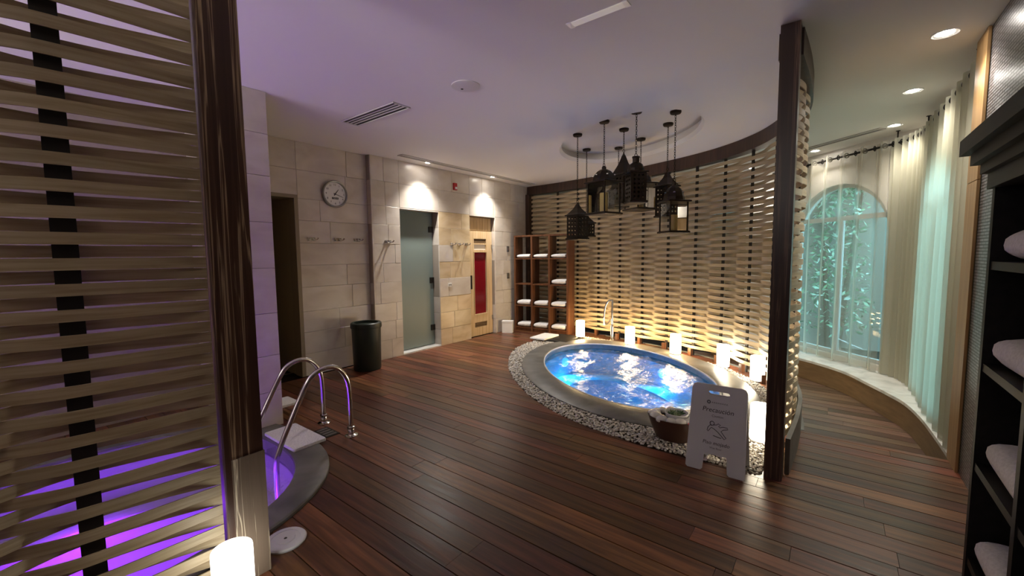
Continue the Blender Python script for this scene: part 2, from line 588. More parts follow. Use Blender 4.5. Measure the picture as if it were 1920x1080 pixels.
PITCH = .1255
GAP = .0028
def scr_x(y):
    """x of the screen's inner face at depth y (right end of the deck rows behind the post)"""
    best = None
    for p in SCR.p:
        if best is None or abs(p.y - y) < abs(best.y - y):
            best = p
    return best.x

def led_x(y):
    best = None
    for p in LEDGE:
        if best is None or abs(p[1] - y) < abs(best[1] - y):
            best = p
    return best[0]

def plank(parent, lefts, rights, z, mat='plank'):
    """lefts / rights: matching lists of (x, y)"""
    poly = lefts + list(reversed(rights))
    zz = z + random.uniform(-.0007, .0007)
    MB().prism(poly, zz - .02, zz).build('plank', mat, parent)

def row(parent, y0, y1, xl, xr, cuts, z, lo, hi, mat='plank'):
    """one row of boards from xl(y) to xr(y), cut round the pools and split at random joints"""
    ys = [y0 + GAP + (y1 - y0 - 2 * GAP) * k / 4 for k in range(5)]
    edges = [(lambda y: xl(y)), (lambda y: xr(y))]
    spans = [(edges[0], edges[1])]
    for poly in cuts:
        a, b = yrange(poly)
        if y1 - GAP <= a + .004 or y0 + GAP >= b - .004:
            continue
        def lx(y, poly=poly, a=a, b=b):
            s_ = xspan(poly, min(max(y, a + .002), b - .002)); return s_[0] - .004
        def rx(y, poly=poly, a=a, b=b):
            s_ = xspan(poly, min(max(y, a + .002), b - .002)); return s_[1] + .004
        new = []
        for l, r in spans:
            new += [(l, lx), (rx, r)]
        spans = new
    for l, r in spans:
        L_ = [l(y) for y in ys]; R_ = [r(y) for y in ys]
        if min(b - a for a, b in zip(L_, R_)) < .02:
            ok = [b - a > .02 for a, b in zip(L_, R_)]
            if sum(ok) < 3:
                continue
            idx = [i for i, q in enumerate(ok) if q]
            yy = [ys[i] for i in idx]; L_ = [L_[i] for i in idx]; R_ = [R_[i] for i in idx]
        else:
            yy = ys
        xs = []
        x = max(L_) + random.uniform(.5, hi)
        while x < min(R_) - .4:
            xs.append(x)
            x += random.uniform(lo, hi)
        curl = list(zip(L_, yy))
        for x in xs:
            plank(parent, curl, [(x - .001, y) for y in yy], z, mat)
            curl = [(x + .001, y) for y in yy]
        plank(parent, curl, list(zip(R_, yy)), z, mat)

STUB = [(-4.95, 1.33), (-3.75, 1.33), (-3.75, 1.57), (-4.95, 1.57)]
k0 = int(math.floor((-2.9 - 1.628) / PITCH))
y = 1.628 + k0 * PITCH
while y < 6.85:
    y1 = y + PITCH
    mid = (y + y1) / 2
    left = lambda q: -5.0
    if mid > 4.0:
        right = lambda q: scr_x(q) + .05
        if mid > 6.75:
            right = lambda q: -3.2
    else:
        right = lambda q: .78
    if mid < -.2:
        row(floor, y, y1, left, right, [POOL2_OUT], 0, 5, 7)
    else:
        row(floor, y, y1, left, right, [PEB, POOL2_OUT], 0, 1.5, 2.9)
    y = y1
y = 4.05
while y < 7.6:
    y1 = y + PITCH
    row(floor_low, y, y1, lambda q: (scr_x(q) + .09 if q < 6.6 else -1.9), lambda q: led_x(q) + .02, [], LOW, 1.8, 3.0, 'plank_grey')
    y = y1
# nosing of the step down into the corridor
MB().box(-.17, .70, 3.995, 4.045, -.05, .002).build('nosing', 'plank', floor)
MB().box(-.17, .70, 4.00, 4.04, LOW - .02, -.05).build('riser', 'plinth_grey', floor)

# raised ledge under the curtains
back = [w1(s, .0, 0)[:2] for s in (1.50, 0.5, -.6, -2.4)]
poly = LEDGE + [(.78, 4.10), (.78, 6.37)] + back[1:]
v, f = filled(poly, [], 0)
n = len(v)
mb = MB().add(v + [(a, b, -.03) for a, b, _ in v], list(f) + [tuple(i + n for i in reversed(q)) for q in f] + [(i, (i + 1) % n, n + (i + 1) % n, n + i) for i in range(n)])
ledge = struct(mb.build('trim_window_ledge', 'marble'))
fr = []
for i, (x, y_) in enumerate(LEDGE):
    a = Vector(LEDGE[max(i - 1, 0)]); b = Vector(LEDGE[min(i + 1, len(LEDGE) - 1)])
    t = (b - a).normalized()
    fr.append((x, y_, -t.y, t.x))
MB().sweep(fr, [(.012, -.03), (.012, LOW), (.045, LOW), (.045, -.03)]).build('fascia', 'fascia', ledge, 40)

# ------------------------------------------------------------------ walls
wl = MB()
TH = .16
def wleft(y0, y1, z0, z1, x=XW):
    wl.box(x - TH, x - .022, y0, y1, z0, z1)
DOORS = [(1.62, 2.37, 2.15), (3.79, 4.53, 2.14), (5.235, 5.90, 2.125)]
XC = -5.04   # clock stretch lies a little further back
wleft(1.57, DOORS[0][0], 0, 3.0, XC)
wleft(DOORS[0][0], DOORS[0][1], DOORS[0][2], 3.0, XC)
wleft(DOORS[0][1], 3.35, 0, 3.0, XC)
wl.box(XW - TH - .1, XW - .022, 3.33, 3.36, 0, 3.0)
wleft(3.35, 3.79, 0, 3.0)
wleft(3.79, 4.53, 2.14, 3.0)
wleft(4.53, 5.235, 0, 3.0)
wleft(5.235, 5.90, 2.125, 3.0)
wleft(5.90, 9.6, LOW, 3.0)
wleft(-3.0, 1.35, 0, 3.0)
wall_left = struct(wl.build('wall_left', 'grout'))

ROWS = [0, .27, .535, .79, 1.085, 1.35, 1.615, 1.885, 2.14, 2.475, 2.80]
slab_cache = {}
def slab(parent, o, ax, s0, s1, z0, z1, mat='stone', depth=.024):
    """one stone slab; ax 'Y' faces +X on the plane x=o, 'X' faces -Y on the plane y=o, 'x' faces +Y"""
    g = .0012
    c = .0025
    a, b, p, q = s0 + g, s1 - g, z0 + g, z1 - g
    def P(s, d, z):
        return (o + d, s, z) if ax == 'Y' else ((s, o - d, z) if ax == 'X' else (s, o + d, z))
    j = random.uniform(-.0012, .0012)
    vs = [P(a, -depth, p), P(b, -depth, p), P(b, -depth, q), P(a, -depth, q),
          P(a, -c, p), P(b, -c, p), P(b, -c, q), P(a, -c, q),
          P(a + c, j, p + c), P(b - c, j, p + c), P(b - c, j, q - c), P(a + c, j, q - c)]
    fs = [(0, 1, 2, 3)]
    for k in range(2):
        for i in range(4):
            i2 = (i + 1) % 4
            fs.append((k * 4 + i, k * 4 + i2, k * 4 + 4 + i2, k * 4 + 4 + i))
    fs.append((8, 9, 10, 11))
    MB().add(vs, fs).build('stone_slab', mat, parent)

def course(parent, o, ax, s0, s1, lo, hi, rows=ROWS, mat=lambda s, z: 'stone', z_from=0, z_to=9):
    for i in range(len(rows) - 1):
        z0, z1 = rows[i], rows[i + 1]
        if z1 <= z_from + .01 or z0 >= z_to - .01:
            continue
        z0, z1 = max(z0, z_from), min(z1, z_to)
        s = s0
        first = True
        while s < s1 - 1e-4:
            w = random.uniform(lo, hi) * (random.uniform(.4, 1) if first else 1)
            e = s + w
            if s1 - e < lo * .45:
                e = s1
            slab(parent, o, ax, s, e, z0, z1, mat((s + e) / 2, z0))
            s = e
            first = False

warm = lambda s, z: 'stone_warm' if (s > 4.5 and z < 1.9 and random.random() < .8) else 'stone'
course(wall_left, XC, 'Y', 2.40, 3.33, .6, 1.3)
course(wall_left, XC, 'Y', 1.60, 2.40, .8, .8, z_from=2.17)
course(wall_left, XW, 'Y', 3.35, 3.79, .20, .44, mat=warm)
course(wall_left, XW, 'Y', 3.79, 4.53, .74, .75, z_from=2.14)
course(wall_left, XW, 'Y', 4.53, 5.235, .3, .7, mat=warm, z_to=2.14)
course(wall_left, XW, 'Y', 4.53, 5.235, .7, .71, z_from=2.14)
course(wall_left, XW, 'Y', 5.235, 5.90, .66, .67, z_from=2.125)
course(wall_left, XW, 'Y', 5.90, 6.96, .35, .55)
# returns: shadowed end of the nearer stretch, jambs of the glass door and the sauna door
course(wall_left, 3.33, 'X', XC, XW, .2, .2)
course(wall_left, 4.53 - .0, 'X', XW - .17, XW - .002, .3, .3, z_to=2.14)
course(wall_left, 5.90, 'X', XW - .12, XW - .002, .3, .3, z_to=2.125)

# free end of the wall beside the purple pool
mb = MB().box(-5.2, -3.774, 1.354, 1.546, 0, 3.0)
wall_stub = struct(mb.build('wall_pilaster', 'grout'))
course(wall_stub, -3.75, 'Y', 1.33, 1.57, .3, .3, rows=[0, .31, .62, .98, 1.36, 1.74, 2.12, 2.46, 2.80])
course(wall_stub, 1.33, 'X', -5.0, -3.752, .5, .8, rows=[0, .31, .62, .98, 1.36, 1.74, 2.12, 2.46, 2.80])
course(wall_stub, 1.57, 'x', -5.0, -3.752, .5, .8, rows=[0, .31, .62, .98, 1.36, 1.74, 2.12, 2.46, 2.80])

# rooms behind the doors, and the walls the camera has at its back
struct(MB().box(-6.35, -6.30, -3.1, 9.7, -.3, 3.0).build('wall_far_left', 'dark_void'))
struct(MB().box(-5.2, .95, -3.06, -3.0, 0, 3.0).build('wall_back', 'plaster'))
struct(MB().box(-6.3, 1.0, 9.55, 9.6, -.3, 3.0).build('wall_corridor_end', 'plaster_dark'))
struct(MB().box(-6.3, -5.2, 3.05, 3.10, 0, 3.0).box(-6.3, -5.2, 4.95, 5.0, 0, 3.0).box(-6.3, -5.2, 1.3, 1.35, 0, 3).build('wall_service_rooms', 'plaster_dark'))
struct(MB().box(.695, .93, -3.06, 3.845, -.3, 3.0).build('wall_right', 'mosaic'))
# window wall beside the corridor (X = .78) with an arched window
def arch(s0, s1, zb, zs, rise, n=20):
    c = (s0 + s1) / 2; r = (s1 - s0) / 2
    pts = [(s0, zb), (s1, zb)]
    for k in range(n + 1):
        a = PI * k / n
        pts.append((c + r * math.cos(a), zs + rise * math.sin(a)))
    return pts
A2 = arch(4.62, 5.98, .06, 1.70, .62)
struct(holed_wall([(3.86, -.3), (6.45, -.3), (6.45, 3.0), (3.86, 3.0)], [A2], .15, lambda s, d, z: (.78 + d, s, z)).build('wall_window_right', 'plaster'))
A1 = arch(-.22, 1.13, .06, 1.70, .64)
A0 = arch(-2.6, -1.25, .06, 1.70, .64)
struct(holed_wall([(-3.1, -.3), (1.53, -.3), (1.53, 3.0), (-3.1, 3.0)], [A0, A1], .15, w1).build('wall_window_far', 'plaster'))

def window(name, A, tf, s0, s1):
    """frame following the arch, transom, mullion, panes"""
    w = .05
    c = (s0 + s1) / 2
    pts = A
    inner = [(c + (x - c) * (1 - 2 * w / (s1 - s0)), zz - (w if zz > 1.7 else 0) + (w if zz < .1 else 0)) for x, zz in pts]
    mb = MB()
    n_ = len(pts)
    vs = []
    for d in (.05, .10):
        vs += [tf(x, d, z) for x, z in pts] + [tf(x, d, z) for x, z in inner]
    fs = []
    for i in range(n_):
        j = (i + 1) % n_
        fs += [(i, j, n_ + j, n_ + i), (2 * n_ + i, 2 * n_ + j, 3 * n_ + j, 3 * n_ + i), (n_ + i, n_ + j, 3 * n_ + j, 3 * n_ + i), (i, j, 2 * n_ + j, 2 * n_ + i)]
    mb.add(vs, fs)
    win = struct(mb.build(name, 'window_frame'))
    def bar(nm, a, b, p, q):
        vs = [tf(x, d, z) for d in (.055, .095) for x, z in ((a, p), (b, p), (b, q), (a, q))]
        return MB().add(vs, [(0, 1, 2, 3), (7, 6, 5, 4), (0, 1, 5, 4), (1, 2, 6, 5), (2, 3, 7, 6), (3, 0, 4, 7)]).build(nm, 'window_frame', win)
    bar('transom', s0 + w, s1 - w, 1.86, 1.92)
    bar('mullion', c - .03, c + .03, .06 + w, 1.86)
    for a, b in ((s0 + w, c - .03), (c + .03, s1 - w)):
        vs = [tf(x, d, z) for d in (.070, .078) for x, z in ((a, .06 + w), (b, .06 + w), (b, 1.86), (a, 1.86))]
        MB().add(vs, [(0, 1, 2, 3), (7, 6, 5, 4)]).build('pane', 'window_pane', win)
    top = [(x, z) for x, z in inner if z >= 1.88]
    vs = [tf(x, .074, z) for x, z in top] + [tf(s0 + w + .03, .074, 1.89), tf(s1 - w - .03, .074, 1.89)]
    MB().add(vs, [tuple(range(len(vs)))]).build('pane', 'window_pane', win)
    return win
window('window_1', A1, w1, -.22, 1.13)
window('window_2', A2, lambda s, d, z: (.78 + d, s, z), 4.62, 5.98)
window('window_3', A0, w1, -2.6, -1.25)

# ------------------------------------------------------------------ ceiling with oval recess
RC = (-2.09, 4.95)
REC = ellipse(RC[0], RC[1], 1.16, .74, PA, 64)
v, f = filled([(-6.3, -3.06), (.95, -3.06), (.95, 9.6), (-6.3, 9.6)], [REC], ZC)
ceiling = struct(MB().add(v, f).build('ceiling', 'plaster'))
mb = MB()
n = len(REC)
rings = [(1.0, ZC), (.965, ZC + .045), (1.03, ZC + .05), (1.05, ZR + .004)]
for q, z in rings:
    mb.v += [(RC[0] + (x - RC[0]) * q, RC[1] + (y - RC[1]) * q, z) for x, y in REC]
for r in range(len(rings) - 1):
    mb.f += [(r * n + i, r * n + (i + 1) % n, (r + 1) * n + (i + 1) % n, (r + 1) * n + i) for i in range(n)]
mb.f.append(tuple(3 * n + i for i in range(n)))
mb.build('recess', 'plaster', ceiling, 40)

# ------------------------------------------------------------------ lights: recessed downlights
def downlight(x, y, label, group, watts, size, blend, tilt=(0, 0), col=(1, .93, .82), r=.048, glow='led_white'):
    t = thing('recessed_downlight', (x, y, ZC), label, 'light', group)
    MB().lathe([(r * .80, -.001), (r, -.001), (r * 1.28, -.006), (r * 1.34, -.0005), (r * .80, -.0005)], 24, cap=False).build('trim_ring', 'white_gloss', t, 40)
    MB().lathe([(r * .80, -.002), (r * .2, -.003)], 20).build('lens', glow, t, 40)
    ld = bpy.data.lights.new('downlight_lamp', 'SPOT')
    ld.energy = watts; ld.color = col; ld.spot_size = math.radians(size); ld.spot_blend = blend
    ld.shadow_soft_size = r * .8
    lo = bpy.data.objects.new('downlight_lamp', ld)
    COL.objects.link(lo); lo.parent = t
    lo.location = (0, 0, -.012)
    lo.rotation_euler = tilt
    return t
downlight(-4.74, 4.16, 'recessed downlight washing the stone wall above the glass door', 'downlights along the stone wall', WASH_W, 110, .9, (0, math.radians(-10), 0), (1, .94, .86), .045)
downlight(-4.74, 5.62, 'recessed downlight washing the stone wall above the sauna door', 'downlights along the stone wall', WASH_W, 110, .9, (0, math.radians(-10), 0), (1, .94, .86), .045)
for (x, y), lb in zip([(.487, 3.81), (.464, 4.97), (.451, 6.18), (-.27, 7.02), (-1.13, 7.74), (-2.31, 7.62)],
                      ['recessed downlight above the orange wood pillar, nearest of the curtain row', 'second recessed downlight along the curtain, above the sheer turquoise panel', 'recessed downlight at the bend of the curtain rail', 'recessed downlight beside the woven screen post, by the slotted air vent', 'downlight glinting through the woven screen near its right end', 'downlight glinting through the woven screen behind the lanterns']):
    downlight(x, y, lb, 'downlights along the curtain', SPOT_W * (.45 if y > 6.9 and x > -.5 else 1), 120, .8, (0, 0, 0), (1, .93, .80), .05)

# added fill uplights, unseen behind the camera, to brighten the ceiling
for x, lb in ((-3.7, 'added out-of-view fill uplight on the back wall beyond the plunge pool'), (-2.6, 'middle added out-of-view fill uplight on the back wall'), (-.6, 'added out-of-view fill uplight on the back wall, nearest the cabinet')):
    t = thing('fill_uplight', (x, -2.998, 1.95), lb, 'lamp', 'added fill uplights on the back wall')
    MB().box(-.05, .05, 0, .02, -.09, .09).build('back_plate', 'bronze', t)
    MB().tube([(0, .015, 0), (0, .09, 0), (0, .12, -.02)], .010, 8).build('arm', 'bronze', t, 60)
    MB().lathe([(.02, -.10), (.075, -.07), (.095, 0), (.075, .07), (.02, .10)], 24, 0, .17).build('globe', 'opal', t, 60)
    ld = bpy.data.lights.new('fill_lamp', 'SPOT')
    ld.spot_size = math.radians(84); ld.spot_blend = .35
    ld.energy = FILL_W * (.55 if x > -1 else 1.2); ld.color = (1, .93, .88); ld.shadow_soft_size = .35
    lo = bpy.data.objects.new('fill_lamp', ld); COL.objects.link(lo); lo.parent = t; lo.location = (0, .62, .06); lo.rotation_euler = Vector((.02, .8, .6)).to_track_quat('-Z', 'Y').to_euler()

# ------------------------------------------------------------------ ceiling fittings
def vent(name, loc, rz, lx, ly, slots, label):
    t = thing(name, loc, label, 'air vent', None, rz)
    MB().box(-lx / 2, lx / 2, -ly / 2, ly / 2, -.002, 0).build('backing', 'vent_dark', t)
    mb = MB()
    b = .012
    mb.box(-lx / 2, lx / 2, -ly / 2, -ly / 2 + b, -.010, -.002).box(-lx / 2, lx / 2, ly / 2 - b, ly / 2, -.010, -.002)
    mb.box(-lx / 2, -lx / 2 + b, -ly / 2 + b, ly / 2 - b, -.010, -.002).box(lx / 2 - b, lx / 2, -ly / 2 + b, ly / 2 - b, -.010, -.002)
    mb.build('frame', 'vent_white', t)
    w = (ly - 2 * b) / slots
    for k in range(1, slots):
        y_ = -ly / 2 + b + w * k
        MB().box(-lx / 2 + b, lx / 2 - b, y_ - w * .22, y_ + w * .22, -.005, -.002).build('slat', 'vent_white', t)
    return t
vent('ceiling_vent', (-3.54, 2.45, ZC), 0, .84, .19, 4, 'short ceiling air vent with four dark slots in front of the clock wall')
vent('ceiling_vent', (-4.66, 5.15, ZC), PI / 2, 3.10, .11, 3, 'long narrow ceiling air vent running along the stone wall')
vent('ceiling_vent', (-.01, 6.53, ZC), math.atan2(-.60, .72), .95, .10, 3, 'slotted ceiling air vent beside the curtain rail')
t = thing('ceiling_speaker', (-2.39, 2.51, ZC), 'round white flush ceiling speaker near the short air vent', 'speaker')
MB().lathe([(.115, 0), (.115, -.006), (.100, -.010), (.02, -.011)], 32).build('grille', 'vent_white', t, 40)
MB().lathe([(.012, -.0105), (.010, -.013)], 10, -.05, .01).build('led_dot', 'vent_dark', t)
t = thing('strip_light', (-1.12, 2.26, ZC), 'short white linear strip light fixed to the ceiling above the deck', 'light', None, 0)
MB().box(-.16, .16, -.026, .026, -.005, 0).build('diffuser', 'strip_white', t)
for s in (-1, 1):
    MB().box(s * .172 - .014, s * .172 + .014, -.032, .032, -.006, 0).build('end_cap', 'white_gloss', t)

# ------------------------------------------------------------------ woven screens
def woven(root, path, bars, L, u0, u1, z0, pitch, count, h, A, th, seg, bw, bt, bar_z, phase=0, wave=None):
    """strips of two kinds (in front of / behind the odd bars), each its own object"""
    data = []
    n = int((u1 - u0) / L * seg)
    for par in (0, 1):
        mb = MB()
        pr = []
        for k in range(n + 1):
            u = u0 + (u1 - u0) * k / n
            off = A * (wave(u) if wave else math.cos(PI * (u - phase) / L)) * (1 if par == 0 else -1)
            fr_ = path.frame(u)
            pr.append((fr_[0] + fr_[2] * off, fr_[1] + fr_[3] * off, fr_[2], fr_[3]))
        mb.sweep(pr, [(-th / 2, -h / 2), (th / 2, -h / 2), (th / 2, h / 2), (-th / 2, h / 2)])
        data.append(mb.mesh('strip', 'strip_veneer', 35))
    for i in range(count):
        o = link('strip', data[i % 2], root)
        o.location.z = z0 + pitch * i + pitch / 2
    for u in bars:
        x, y_, nx, ny = path.frame(u)
        o = MB().cbox((0, 0, (bar_z[0] + bar_z[1]) / 2), (bw, bt, bar_z[1] - bar_z[0])).build('bar', 'iron_bar', root)
        o.location = (x, y_, 0)
        o.rotation_euler.z = math.atan2(-nx, ny)

scr = thing('woven_screen', (0, 0, 0), 'tall curved screen of woven tan wooden strips behind the blue whirlpool', 'screen')
BL = .465
ph = SCR.L - .10
bars = [ph - BL * (k + .5) for k in range(int((SCR.L - .3) / BL))]
woven(scr, SCR, bars, BL, .05, SCR.L - .02, .10, .0432, 58, .0428, .043, .006, 12, .040, .014, (.0, 2.64), ph - BL / 2)
MB().sweep(SCR.frames(0, SCR.L, 70), [(-.07, 2.64), (.06, 2.64), (.06, ZC - .002), (-.07, ZC - .002)]).build('top_rail', 'dark_wood', scr, 40)
MB().box(-4.948, -4.86, 6.86, 7.02, 0, 2.64).build('end_frame', 'dark_wood', scr)
for u in bars:
    x, y_, nx, ny = SCR.frame(u)
    MB().cbox((x - nx * .055, y_ - ny * .055, .05), (.05, .045, .098), math.atan2(-nx, ny)).build('foot', 'shelf_wood', scr)
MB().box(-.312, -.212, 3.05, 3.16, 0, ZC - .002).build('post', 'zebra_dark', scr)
u_a = next(u for u in [SCR.L * k / 400 for k in range(400)] if SCR.at(u).y < 5.0)
pl = SCR.frames(u_a, SCR.L - .01, 16)
MB().sweep(pl, [(.05, 0), (.078, 0), (.078, .24), (.05, .24)]).build('plinth', 'plinth_grey', scr, 40)
MB().sweep(SCR.frames(0.1, SCR.L - .9, 40), [(.07, LOW), (.10, LOW), (.10, .0), (.07, .0)]).build('riser', 'plinth_grey', scr, 40)

nsc = thing('woven_screen', (0, 0, 0), 'near woven screen of wide tan strips around the purple plunge pool', 'screen')
NL = .42
nb = [.40 + .34 * k for k in range(5)]
near_wave = lambda u: math.sin(PI / 2 * u / .40) if u < .40 else math.cos(PI * (u - .40) / .34)
woven(nsc, NEAR, nb, NL, .0, NEAR.L, .06, .0450, 60, .0425, .042, .006, 12, .066, .016, (.0, ZC - .002), .40, near_wave)
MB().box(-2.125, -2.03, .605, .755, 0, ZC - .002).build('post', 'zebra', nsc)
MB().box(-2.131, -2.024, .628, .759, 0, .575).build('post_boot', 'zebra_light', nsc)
MB().sweep(NEAR.frames(0, NEAR.L, 20), [(-.035, 0), (.035, 0), (.035, .055), (-.035, .055)]).build('base_rail', 'plinth_grey', nsc, 40)

# ------------------------------------------------------------------ whirlpool (blue)
wp = thing('whirlpool', (0, 0, 0), 'oval blue whirlpool with grey stone rim sunk in the deck', 'pool')
def ring_path(poly):
    n_ = len(poly)
    out = []
    for i in range(n_):
        a = Vector(poly[i - 1]); b = Vector(poly[(i + 1) % n_])
        t = (b - a).normalized()
        out.append((poly[i][0], poly[i][1], t.y, -t.x))   # outward for ccw
    return out
def rim(inner, outer, prof):
    """prof: list of (fraction from inner to outer, z)"""
    n_ = len(inner); k = len(prof)
    vs = []
    for (x0, y0), (x1, y1) in zip(inner, outer):
        for t, z in prof:
            vs.append((x0 + (x1 - x0) * t, y0 + (y1 - y0) * t, z))
    fs = []
    for i in range(n_):
        j = (i + 1) % n_
        for a in range(k):
            b = (a + 1) % k
            fs.append((i * k + a, i * k + b, j * k + b, j * k + a))
    return MB().add(vs, fs)
rim(POOL_IN, POOL_OUT, [(0, -.12), (0, .012), (.03, .026), (.08, .030), (.95, .030), (1.0, .018), (1.0, -.05), (.5, -.12)]).build('coping', 'concrete', wp, 40)
rim([(PC[0] + (x - PC[0]) * .985, PC[1] + (y - PC[1]) * .985) for x, y in POOL_IN], POOL_IN, [(0, .010), (0, .024), (.6, .028), (1, .020), (1, .010)]).build('lip', 'marble', wp, 40)
def basin(inner, c, depth, mwall, mfloor, root, step):
    n_ = len(inner)
    sc = lambda q: [(c[0] + (x - c[0]) * q, c[1] + (y - c[1]) * q) for x, y in inner]
    rings = [(1.0, .0), (1.0, -step), (.72, -step), (.70, -depth)]
    vs = []
    for q, z in rings:
        vs += [(x, y, z) for x, y in sc(q)]
    fs = []
    for r in range(len(rings) - 1):
        for i in range(n_):
            j = (i + 1) % n_
            fs.append((r * n_ + i, r * n_ + j, (r + 1) * n_ + j, (r + 1) * n_ + i))
    MB().add(vs, fs).build('basin_wall', mwall, root, 40)
    MB().add([(x, y, -depth) for x, y in sc(.70)], [tuple(range(n_))]).build('basin_floor', mfloor, root)
basin(POOL_IN, PC, .95, 'pool_tile', 'pool_floor', wp, .45)
def water(inner, c, z, mat, root, amp, nr=22):
    n_ = len(inner)
    rw = random.Random(21)
    waves = []
    for k in range(9):
        a = rw.uniform(0, 2 * PI); q = rw.uniform(11, 46)
        waves.append((math.cos(a) * q, math.sin(a) * q, rw.uniform(0, 6.28), amp * 5.5 / q))
    vs = [(c[0], c[1], z)]
    fs = []
    for r in range(1, nr + 1):
        q = r / nr * .998
        fade = min(1, (nr - r) / (nr * .06))
        for x, y in inner:
            X = c[0] + (x - c[0]) * q; Y = c[1] + (y - c[1]) * q
            w = sum(h * math.sin(kx * X + ky * Y + p_ + .6 * math.sin(5 * X - 4 * Y)) for kx, ky, p_, h in waves)
            vs.append((X, Y, z + w * fade))
    for i in range(n_):
        fs.append((0, 1 + i, 1 + (i + 1) % n_))
    for r in range(nr - 1):
        for i in range(n_):
            j = (i + 1) % n_
            fs.append((1 + r * n_ + i, 1 + r * n_ + j, 1 + (r + 1) * n_ + j, 1 + (r + 1) * n_ + i))
    return MB().add(vs, fs).build('water', mat, root, 60)
water(ellipse(PC[0], PC[1], 1.47, .92, PA, 216), PC, -.055, 'water', wp, .014, 64)
def pool_lamp(root, x, y, z, col, watts, r=.05, aim=None):
    ld = bpy.data.lights.new('pool_lamp', 'SPOT' if aim else 'POINT')
    ld.energy = watts; ld.color = col; ld.shadow_soft_size = r
    lo = bpy.data.objects.new('pool_lamp', ld)
    COL.objects.link(lo); lo.parent = root; lo.location = (x, y, z)
    if aim:
        ld.spot_size = math.radians(130); ld.spot_blend = .6
        lo.rotation_euler = Vector(aim).to_track_quat('-Z', 'Y').to_euler()
flat('pool_lens', (.5, .7, 1), .4, 0, .5, (.05, .35, 1), .6)
flat('pool2_lens', (.8, .5, 1), .4, 0, .5, (.45, .08, 1), 4)
for k, w_ in ((4, 8.5), (22, 7), (40, 5.5), (58, 8.5)):
    x, y = POOL_IN[k]
    dx, dy = PC[0] - x, PC[1] - y
    q = math.hypot(dx, dy); dx /= q; dy /= q
    o = MB().lathe([(.07, 0), (.07, .012), (.05, .022)], 20).build('light_lens', 'pool_lens', wp, 40)
    o.location = (x + dx * .004, y + dy * .004, -.24)
    o.rotation_euler = Vector((dx, dy, 0)).to_track_quat('Z', 'Y').to_euler()
    pool_lamp(wp, x + dx * .06, y + dy * .06, -.22, (.02, .44, 1), w_, .05, (dx, dy, -1.15))

# pebbles round the rim
bed = [p for p in PEB]
v, f = filled(bed, [POOL_OUT], -.012)
struct(MB().add(v, f).build('trim_gravel_bed', 'soil'))
def inside(poly, x, y):
    c = False
    n_ = len(poly); j = n_ - 1
    for i in range(n_):
        xi, yi = poly[i]; xj, yj = poly[j]
        if (yi > y) != (yj > y) and x < (xj - xi) * (y - yi) / (yj - yi) + xi:
            c = not c
        j = i
    return c
bm = bmesh.new(); bmesh.ops.create_icosphere(bm, subdivisions=1, radius=1)
ICO_V = [v.co.copy() for v in bm.verts]; ICO_F = [tuple(q.index for q in fc.verts) for fc in bm.faces]; bm.free()
PEB_O = [(PC[0] + (x - PC[0]) * 1.0, PC[1] + (y - PC[1]) * 1.0) for x, y in POOL_OUT]
mb = MB()
rng = random.Random(3)
placed = 0
yy = 3.03
cell = .0195
while yy < 6.55:
    xx = -4.0
    while xx < -.3:
        x = xx + rng.uniform(-.4, .4) * cell; y_ = yy + rng.uniform(-.4, .4) * cell
        if inside(PEB, x, y_) and not inside(PEB_O, x, y_):
            r = rng.uniform(.0075, .0135)
            R_ = Matrix.Rotation(rng.uniform(0, 6.28), 3, 'Z') @ Matrix.Rotation(rng.uniform(-.5, .5), 3, 'X')
            sx, sy, sz = r * rng.uniform(1, 1.45), r, r * rng.uniform(.55, .85)
            zz = -.004 + rng.uniform(0, .014)
            mb.add([R_ @ Vector((q.x * sx, q.y * sy, q.z * sz)) + Vector((x, y_, zz)) for q in ICO_V], ICO_F)
            placed += 1
        xx += cell
    yy += cell
me = bpy.data.meshes.new('pebbles')
me.from_pydata(mb.v, [], mb.f); me.materials.append(M['pebble']); me.shade_smooth()
tag(link('pebbles', me), 'pale gravel of small pebbles around the whirlpool rim', 'pebbles', None, 'stuff')

# ------------------------------------------------------------------ plunge pool (purple)
pp = thing('plunge_pool', (0, 0, 0), 'purple lit plunge pool with grey stone rim behind the near screen', 'pool')
rim(POOL2_IN, POOL2_OUT, [(0, -.12), (0, .008), (.03, .018), (.1, .022), (.95, .022), (1.0, .014), (1.0, -.05), (.5, -.12)]).build('coping', 'concrete', pp, 40)
basin(POOL2_IN, P2C, 1.0, 'pool2_floor', 'pool2_floor', pp, .42)
water(POOL2_IN, P2C, -.10, 'water_purple', pp, .003)
for x, y in ((-2.75, .85), (-2.7, -.1), (-3.8, .3)):
    MB().lathe([(.075, -.98), (.075, -.95), (.05, -.935)], 20, x, y).build('light_lens', 'pool2_lens', pp, 40)
    pool_lamp(pp, x, y, -.16, (.32, .02, 1), 11, .05, (0.05, 0, -1))
    pool_lamp(pp, x, y, -.5, (.36, .06, 1), 1.5)

